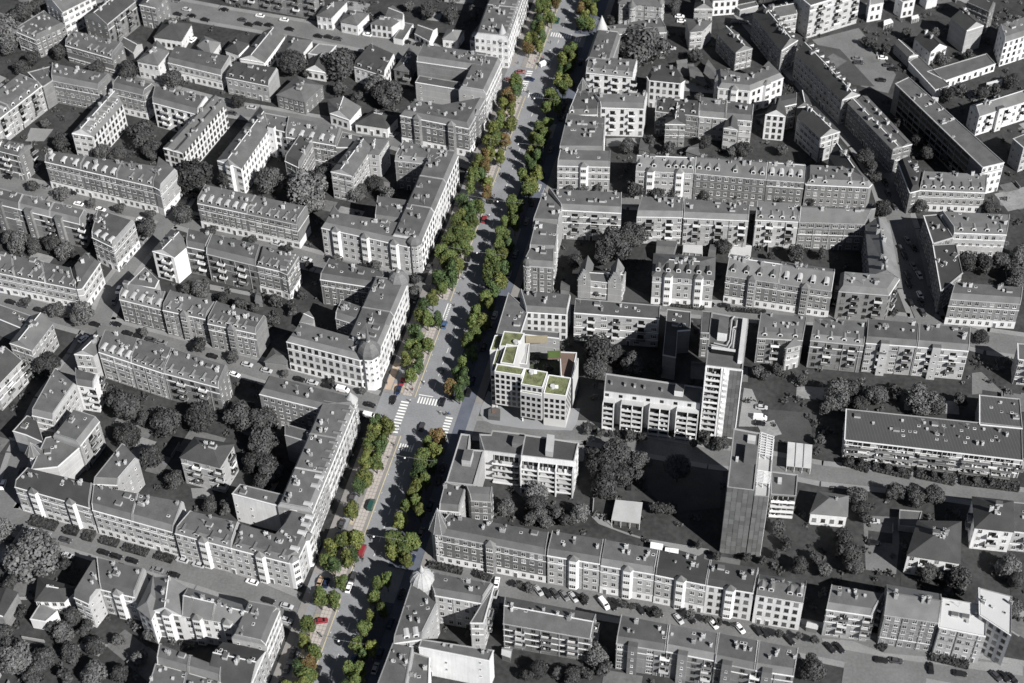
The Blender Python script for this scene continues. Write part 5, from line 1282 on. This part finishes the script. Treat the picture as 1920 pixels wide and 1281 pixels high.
def car_meshes(cn,pm,van):
    k=(cn,van)
    if k in CARM: return CARM[k]
    m=MB(); W_=.88
    pr=[(-2.2,.45,.7,.8),(-2.1,.28,.9,.92),(-1.2,.25,.98,1),(1.0,.25,.95,1),(1.9,.28,.82,.95),(2.2,.42,.66,.8)] if not van else [(-2.5,.4,1.7,.9),(-2.4,.3,2.0,.98),(0.9,.3,2.05,1),(1.5,.3,1.6,1),(2.2,.3,1.05,.95),(2.5,.4,.9,.85)]
    loft(m,[[(x,-W_*w_,z0),(x,W_*w_,z0),(x,W_*w_,z1-.14),(x,W_*w_*.86,z1),(x,-W_*w_*.86,z1),(x,-W_*w_,z1-.14)] for x,z0,z1,w_ in pr],pm); body=m.mesh('body')
    m=MB(); 
    if not van:
        cb=[(-1.75,.93,.94,.76),(-1.25,.93,1.38,.68),(-.1,.93,1.44,.68),(.45,.93,1.36,.68),(1.1,.93,.95,.76)]
        loft(m,[[(x,-W_*.84,z0),(x,W_*.84,z0),(x,W_*w_,z1),(x,-W_*w_,z1)] for x,z0,z1,w_ in cb],GLASS)
    else: loft(m,[[(x,-W_*.9,z0),(x,W_*.9,z0),(x,W_*.84,z1),(x,-W_*.84,z1)] for x,z0,z1 in ((1.0,1.3,2.0),(1.5,1.1,1.62),(1.95,1.05,1.2))],GLASS)
    cab=m.mesh('windows')
    m=MB()
    if not van: m.box(-1.2,.4,-.62,.62,1.38,1.47,pm)
    else: m.box(-2.3,.9,-.75,.75,2.04,2.1,pm)
    rf=m.mesh('roof_panel')
    m=MB(); m.box(-.08,.08,-.18,.18,-.08,.08,LAMP); hl=m.mesh('headlight')
    CARM[k]=(body,cab,rf,hl); return CARM[k]
COLS={'red':(.2,.028,.035),'black':(.012,.012,.014),'dark grey':(.05,.05,.055),'silver':(.4,.4,.41),'white':(.75,.75,.75),'navy blue':(.015,.025,.06),'tan':(.33,.24,.17),'blue':(.06,.1,.18),'dark green':(.02,.06,.05),'dull red':(.17,.07,.065),'mid grey':(.16,.16,.165)}
CARS=[]
def car(x,y,cn,ang,van=False,desc=''):
    p=at(x,y,.5); g=cn if (cn in ('red','navy blue','tan','blue','dark green','dull red')) else cn
    body,cab,rf,hl=car_meshes(cn,paint(cn,COLS[cn]),van)
    t=thing('van' if van else 'parked_car','','van' if van else 'car',(p.x,p.y,.02),ang,'cars on the streets')
    link('body',body,t,(0,0,0)); link('windows',cab,t,(0,0,0)); link('roof_panel',rf,t,(0,0,0))
    for sx in (-1.35,1.35):
        for sy in (-.78,.78): link('wheel',WHEEL,t,(sx*(1.15 if van else 1),sy,.32))
    fx=2.42 if van else 2.12
    for sy in (-.55,.55): link('headlight',hl,t,(fx,sy,.62))
    CARS.append((t,f'{cn} {"van" if van else "car"}'+(' '+desc if desc else ''),p))
A_=AANG
def zc(code,x,y,*a,**k): q=px(code,x,y); car(q[0],q[1],*a,**k)
for x,y,c,o,v in ((430,215,'red',0,0),(390,305,'navy blue',0,0),(335,410,'black',0,0)): car(680+x/5.82,680+y/5.82,c,A_+math.pi)
XL=R_(-19); XR=R_(-9)
car(680+80/5.82,680+460/5.82,'black',XL); car(680+75/5.82,680+585/5.82,'white',XL,van=True); car(680+205/5.82,680+640/5.82,'black',XL)
car(680+645/5.82,680+700/5.82,'dark grey',A_); car(680+870/5.82,680+430/5.82,'black',A_)
for x,y,c in ((690,255,'black'),(655,350,'black'),(425,985,'blue'),(262,350,'dark grey'),(240,100,'black')): car(760+x/5.82,440+y/5.82,c,A_)
for x,y,c in ((465,905,'black'),(215,625,'silver'),(990,770,'silver'),(393,1115,'red'),(100,930,'dark grey')): car(840+x/5.82,220+y/5.82,c,A_)
car(900+845/5.82,225/5.82,'dark green',A_); car(900+700/5.82,700/5.82,'white',R_(38),van=True); car(900+440/5.82,785/5.82,'dull red',R_(4)); car(900+325/5.82,870/5.82,'dull red',XL); car(900+545/5.82,865/5.82,'navy blue',XL)
car(560+545/4.56,1000+150/4.56,'red',A_,van=True)
for x,y,c in ((465,375,'dark grey'),(430,465,'white'),(185,410,'tan'),(235,425,'navy blue'),(165,1180,'black'),(460,1090,'blue'),(880,520,'black')): car(560+x/4.56,1000+y/4.56,c,A_)
car(560+195/4.56,1000+750/4.56,'red',R_(8)); zc('t12',865,1230,'dark green',A_,van=True)
for code,x,y,c in (('t12',80,220,'silver'),('t12',325,285,'black'),('t12',425,310,'silver'),('t12',535,335,'black'),('t11',380,668,'silver'),('t02',1595,112,'black'),('t02',1855,175,'silver'),('zF',120,38,'black'),('zF',260,76,'dark grey'),('zF',440,127,'black'),('zF',735,202,'black'),('zF',1070,290,'black'),('zF',1440,390,'black'),('zF',1560,420,'black'),('zF',1700,462,'dark grey'),('zF',1820,492,'mid grey'),
  ('zH',510,842,'mid grey'),('zH',740,915,'dark grey'),('zH',1170,1055,'black'),('zH',1310,1100,'black'),('zH',1490,1148,'black'),('zJ',1180,385,'black'),('zJ',1380,445,'silver'),('zJ',1370,597,'silver'),('zH',380,820,'white'),('zH',765,1092,'silver'),
  ('t00',1745,850,'dark grey'),('t10',20,180,'black'),('t10',100,190,'black'),('t10',255,220,'black'),('t10',470,272,'black'),('t10',545,278,'black'),('t10',615,292,'dark grey'),('t00',1335,108,'black'),('t00',1540,150,'black'),('t00',1400,72,'silver'),('t00',1820,150,'dark grey'),('t00',1870,185,'black'),('t01',755,292,'white'),('t01',1060,370,'white'),('t01',80,985,'black') if False else ('t01',170,1005,'dark grey')):
    zc(code,x,y,c,XL)
zc('t12',652,365,'white',XL,van=True); zc('t02',1760,250,'white',R_(-25)); zc('zF',937,452,'white',R_(52)); zc('t00',1447,300,'white',R_(60)); zc('t12',500,-8,'dark grey',XL) if False else None
zc('t13',1805,530,'white',R_(80)); zc('t13',1878,1055,'white',R_(80),van=True)
rc=random.Random(21)
def carw(p,cn,ang):
    body,cab,rf,hl=car_meshes(cn,paint(cn,COLS[cn]),False)
    t=thing('parked_car','','car',(p.x,p.y,.07),ang,'cars on the streets')
    link('body',body,t,(0,0,0)); link('windows',cab,t,(0,0,0)); link('roof_panel',rf,t,(0,0,0))
    for sx in (-1.35,1.35):
        for sy in (-.78,.78): link('wheel',WHEEL,t,(sx,sy,.32))
    for sy in (-.55,.55): link('headlight',hl,t,(2.12,sy,.62))
    CARS.append((t,cn+' car',p))
for g_,u_,pr in ((LG,-8.9,.5),(RG,18.4,.6)):
    for a0,b0 in spans(g_,-165,215):
        s_=a0+4
        while s_<b0-4:
            pp=av(s_,u_,.07)
            if rc.random()<pr and not any((Vector((c_[2].x,c_[2].y))-pp.xy).length<5.6 for c_ in CARS): carw(pp,rc.choice(('black','dark grey','mid grey','silver','navy blue','black')),A_)
            s_+=5.8
for nm in ('north_boulevard','villa_street','chestnut_street','crossing_street','garden_street','hill_street','row_street'):
    hw,pw,pts=RP[nm]
    for i in range(len(pts)-1):
        a_,b_=pts[i],pts[i+1]; L_=(b_-a_).length; d_=(b_-a_)/L_; n_=Vector((-d_.y,d_.x)); t_=3
        while t_<L_-3:
            for sd in (-1,1):
                pp=a_+d_*t_+n_*sd*(hw-1.1)
                if rc.random()<.3 and not onroad(pp,nm,2) and not any((Vector((c_[2].x,c_[2].y))-pp).length<5.8 for c_ in CARS): carw(Vector((pp.x,pp.y,.5)),rc.choice(('black','dark grey','mid grey','silver','black','white')),math.atan2(d_.y,d_.x))
            t_+=6
PK=[(200,592,'silver'),(265,610,'black'),(325,615,'dark grey'),(395,630,'mid grey'),(460,640,'silver'),(530,660,'black'),(750,700,'black'),(960,730,'black'),(1030,750,'dark grey'),(1095,750,'black'),(1250,805,'silver'),(1340,800,'black'),(1510,840,'white'),(1710,875,'white'),(1840,890,'black'),(1893,905,'black')]
for x,y,c in PK: zc('t23',x,y,c,R_(-60))
zc('t23',690,692,'white',R_(-60),van=True)
for x,y in ((745,850),(1150,930),(1240,930)): zc('zL',x,y,'black',R_(-58))
for x,y,c,a in ((850,1112,'black',-9),(960,1116,'dark grey',-9),(1220,1172,'black',85),(1440,1212,'black',-9),(1710,1232,'dark grey',-58),(1770,1235,'black',-58),(1830,1248,'black',-58),(790,70,'silver',-4),(790,232,'black',-4)): zc('t33',x,y,c,R_(a))
zc('z1',735,982,'silver',XR); zc('z1',720,1088,'white',XR,van=True); zc('z1',715,1142,'black',XR); zc('t22',875,1082,'black',R_(88))
for x,y,c in ((670,440,'mid grey'),(680,470,'dark grey'),(860,435,'white'),(940,520,'black'),(850,602,'black'),(900,490,'dark grey'),(1105,600,'black')): zc('t30',x,y,c,R_(-8))
for k,(x,y,c) in enumerate(((1045,522,'mid grey'),(1000,585,'dark grey'),(1095,580,'black'),(1090,715,'mid grey'),(1045,780,'dark grey'),(1135,785,'silver'),(1055,850,'black'),(1140,935,'white'),(1150,985,'dark grey'),(1025,640,'black'),(1160,1065,'dark grey'),(1070,990,'black'),(900,170,'dark grey'),(880,90,'black'),(950,270,'dark grey'))): zc('t31',x,y,c,R_(-78))
zc('zC',500,215,'white',XR) if False else None
for x,y,c in ((565,185,'white'),(590,240,'white'),(470,545,'silver'),(1290,250,'mid grey')): zc('zC',x,y,c,R_(-5))
# ---------------------------------------------------------------- people on bicycles, lamps, wires, masts
def person_mesh(riding,cloth,skinc,legc):
    me=bpy.data.meshes.new('p'); 
    if riding: J=[(0,0,.95),(.08,0,1.2),(.25,0,1.45),(.3,0,1.56),(.36,0,1.7),(.35,.0,1.78),(.12,.12,.9),(.35,.12,.7),(.2,.12,.3),(.32,.12,.24),(.12,-.12,.9),(.3,-.12,.55),(.1,-.12,.2),(.22,-.12,.15),(.24,.2,1.4),(.4,.24,1.15),(.6,.2,1.05),(.24,-.2,1.4),(.4,-.24,1.15),(.6,-.2,1.05)]
    else: J=[(0,0,.95),(0,0,1.2),(0,0,1.42),(0,0,1.52),(.01,0,1.66),(.01,0,1.76),(0,.1,.9),(.08,.11,.5),(.12,.11,.08),(.25,.11,.05),(0,-.1,.9),(-.06,-.11,.5),(-.16,-.11,.1),(-.05,-.11,.05),(0,.2,1.4),(-.04,.25,1.12),(.06,.26,.88),(0,-.2,1.4),(.06,-.25,1.12),(.14,-.24,.9)]
    E=[(0,1),(1,2),(2,3),(3,4),(4,5),(0,6),(6,7),(7,8),(8,9),(0,10),(10,11),(11,12),(12,13),(2,14),(14,15),(15,16),(2,17),(17,18),(18,19)]
    Rr=[.15,.14,.17,.06,.1,.08,.1,.075,.05,.04,.1,.075,.05,.04,.07,.05,.035,.07,.05,.035]
    me.from_pydata(J,E,[]); o=bpy.data.objects.new('p',me); col.objects.link(o)
    md=o.modifiers.new('s','SKIN'); me.skin_vertices[0].data[0].use_root=True
    for i,r in enumerate(Rr): me.skin_vertices[0].data[i].radius=(r,r)
    o.modifiers.new('u','SUBSURF').levels=1
    dg=bpy.context.evaluated_depsgraph_get(); nm=bpy.data.meshes.new_from_object(o.evaluated_get(dg)); bpy.data.objects.remove(o); bpy.data.meshes.remove(me)
    nm.name='person'; 
    for mt in (cloth,legc,skinc): nm.materials.append(mt)
    for p in nm.polygons:
        z=p.center.z; x=p.center.x
        p.material_index=2 if z>1.54 or (abs(p.center.y)>.18 and (z<1.1 and (x>.5 or not riding))) else (1 if z<.95 else 0)
    return nm
SKN=mat('skin',(.4,.25,.18),var=.02,rnd=0); HAIR=mat('hair',(.05,.035,.025),var=.1,rnd=.3); TRS=mat('dark trousers',(.03,.035,.05),var=.05)
CLO={'black':mat('black jacket',(.02,.02,.022),var=.1),'white':mat('white shirt',(.6,.6,.6),var=.05),'red':mat('red jacket',(.35,.03,.04),var=.05),'blue':mat('blue jacket',(.04,.08,.2),var=.05),'grey':mat('grey coat',(.2,.2,.2),var=.05)}
PMS={}
bm=MB()
for cx in (-.52,.52):
    for i in range(14):
        a=2*math.pi*i/14;c2=2*math.pi*(i+1)/14; bm.bar((cx+.33*math.cos(a),0,.34+.33*math.sin(a)),(cx+.33*math.cos(c2),0,.34+.33*math.sin(c2)),.05,.05,TYRE)
BWH=bm.mesh('wheels')
bm=MB()
for a,b_ in (((-.52,0,.34),(-.15,0,.85)),((-.52,0,.34),(0,0,.32)),((0,0,.32),(-.15,0,.9)),((0,0,.32),(.38,0,.82)),((-.13,0,.8),(.38,0,.85)),((.52,0,.34),(.36,0,1.0)),((.42,-.25,1.02),(.42,.25,1.02))): bm.bar(a,b_,.045,.045,SILLD)
bm.box(-.27,-.03,-.07,.07,.9,.96,TYRE); BFR=bm.mesh('frame')
hm=MB(); hm.cyl(0,0,0,.06,.115,.1,10,HAIR); hm.cyl(0,0,.06,.13,.1,.03,10,HAIR); HRM=hm.mesh('hair')
PEO=[]
def folk(code,x,y,cl,riding,ang,pose=None):
    q=at(*((680+x/5.82,680+y/5.82) if code=='a' else (760+x/5.82,440+y/5.82) if code=='b' else (900+x/5.82,y/5.82) if code=='c' else (840+x/5.82,220+y/5.82) if code=='d' else (560+x/4.56,1000+y/4.56) if code=='e' else px(code,x,y)),.5)
    u=(q.xy-AO).dot(AN); z=.2 if -7<u<0 or u<-9.8 else .07
    k=(cl,riding)
    if k not in PMS: PMS[k]=person_mesh(riding,CLO[cl],SKN,TRS)
    if riding:
        t=thing('bicycle','','bicycle',(q.x,q.y,z),ang,'bicycles on the avenue'); link('wheels',BWH,t,(0,0,0)); link('frame',BFR,t,(0,0,0)); PEO.append((t,'black bicycle ridden by a person in '+cl,q))
        pz=z; off=Vector((-.2,0,0)); off.rotate(Matrix.Rotation(ang,3,'Z'))
        t=thing('person','','person',(q.x+off.x,q.y+off.y,pz),ang,'people on bicycles')
    else: t=thing('person','','person',(q.x,q.y,z),ang,'people on foot')
    link('body',PMS[k],t,(0,0,0)); hx=.355 if riding else .0; link('hair',HRM,t,(hx,0,1.74 if riding else 1.72))
    PEO.append((t,f'person in {cl} '+('riding a bicycle' if riding else 'walking'),q))
ad=A_+math.pi
for c,x,y,cl,r,a in (('a',670,222,'white',1,A_),('a',850,548,'white',1,ad),('a',905,570,'black',1,R_(-5)),('a',940,560,'blue',1,R_(-5)),('a',345,900,'grey',1,A_),('a',265,232,'black',0,A_),('a',545,300,'black',1,A_),('a',520,425,'white',0,A_),('a',235,590,'black',1,XL),('a',265,600,'grey',1,XL),('a',225,1165,'black',1,A_),('a',860,110,'grey',1,ad),('a',880,100,'black',1,ad),
   ('b',640,478,'white',1,ad),('b',595,648,'black',1,ad),('b',535,772,'grey',1,ad),('b',625,1150,'grey',1,A_),('b',450,605,'black',0,A_),
   ('c',765,565,'white',1,A_),('c',770,470,'black',0,A_),('c',495,940,'white',1,A_),('c',525,1005,'black',1,A_),('c',640,640,'grey',0,A_),('c',690,635,'red',0,A_),('c',415,695,'black',0,A_),
   ('d',500,935,'grey',1,A_),('d',450,1080,'white',1,A_),('d',690,345,'black',1,ad),('d',505,860,'black',0,A_),
   ('e',550,225,'black',1,A_),('e',400,300,'black',0,A_),('e',620,45,'grey',1,A_),('e',440,245,'grey',0,A_),('e',185,870,'grey',1,A_)):
    folk(c,x,y,cl,r,a)
# hung street lamps over the avenue
LW=[(760+780/5.82,440+195/5.82),(840+765/5.82,220+288/5.82),(840+540/5.82,220+915/5.82),(900+592/5.82,1070/5.82),(680+458/5.82,680+1035/5.82),(560+340/4.56,1000+917/4.56),(560+640/4.56,1000+25/4.56)]
WIRE=mat('steel wire',.25,var=.02,rnd=0)
for k,(x,y) in enumerate(LW):
    p=at(x,y,8.6); s=(p.xy-AO).dot(AD); t=thing('hung_street_lamp','','street lamp',(p.x,p.y,0),0,'lamps hung on wires over the avenue')
    m=MB(); m.cyl(0,0,8.35,8.7,.38,.16,10,TRIM); m.cyl(0,0,8.7,8.95,.1,.06,8,CONC); m.obj('lamp',t)
    m=MB(); u=(p.xy-AO).dot(AN); L=av(s,-5.6)-Vector((p.x,p.y,0)); Rr=av(s,17)-Vector((p.x,p.y,0))
    m.bar((L.x,L.y,9.4),(0,0,8.9),.05,.05,WIRE); m.bar((0,0,8.9),(Rr.x,Rr.y,9.4),.05,.05,WIRE); m.obj('wire',t)
    for nm,q in (('mast',L),('mast',Rr)):
        m=MB(); m.cyl(q.x,q.y,.18,9.6,.1,.06,8,SILLD); m.obj(nm,t)
    PEO.append((t,'white lamp hung on a wire over the avenue',p))
SIGR=mat('signal red',(.5,.02,.02),rnd=0,var=.01)
for k,(s,u) in enumerate(((-52,-1),(-34,-1.2),(-54,12),(-33,12),(168,-1),(146,-1),(188,12),(146,12))):
    p=av(s,u,.18); t=thing('traffic_signal','','traffic signal',(p.x,p.y,.18),0,'traffic signals at the crossings')
    m=MB(); m.cyl(0,0,0,3.6,.07,.06,8,CONC); m.obj('pole',t)
    m=MB(); m.box(-.18,.18,-.16,.16,2.5,3.5,TYRE); h_=m.obj('signal_head',t)
    m=MB()
    for z in (2.7,3.0,3.3): m.cyl(0,-.17,z-.08,z+.08,.1,.1,8,SIGR if z>3.2 else SILLD)
    m.obj('lens',h_); PEO.append((t,'traffic signal pole',p))
# ---------------------------------------------------------------- labels for the repeats: nearest landmark and order
from collections import defaultdict
def nearest(p):
    return min(LAND,key=lambda l:(l[0]-p.xy).length)
ORD=['first','second','third','fourth','fifth','sixth','seventh','eighth','ninth','tenth','eleventh','twelfth','thirteenth','fourteenth','fifteenth','sixteenth']
def shortn(s): return ' '.join(s.split()[:7])
def labelall(items,rel):
    g=defaultdict(list)
    for t,d,p in items: g[(d,shortn(nearest(p)[1]))].append((t,p))
    for (d,l),v in g.items():
        v.sort(key=lambda q:(-q[1].y))
        for i,(t,p) in enumerate(v):
            if len(v)==1: t['label']=f'{d} {rel} the {l}'
            else: t['label']=f'{ORD[min(i,15)]} {d} {rel} the {l}, from the top'
            wd=t['label'].split()
            if len(wd)>16: t['label']=(f'{ORD[min(i,15)]+" " if len(v)>1 else ""}{d} by {l}').replace(' in the left row',' at left').replace(' in the right row',' at right')
labelall(TREES,'near'); labelall(CARS,'near'); labelall(PEO,'near')
seen={}
for o in col.objects:
    if o.parent is None and 'label' in o:
        l=o['label']
        if l in seen: print('DUP',l)
        seen[l]=1
        if len(l.split())>16: print('LONG',l)
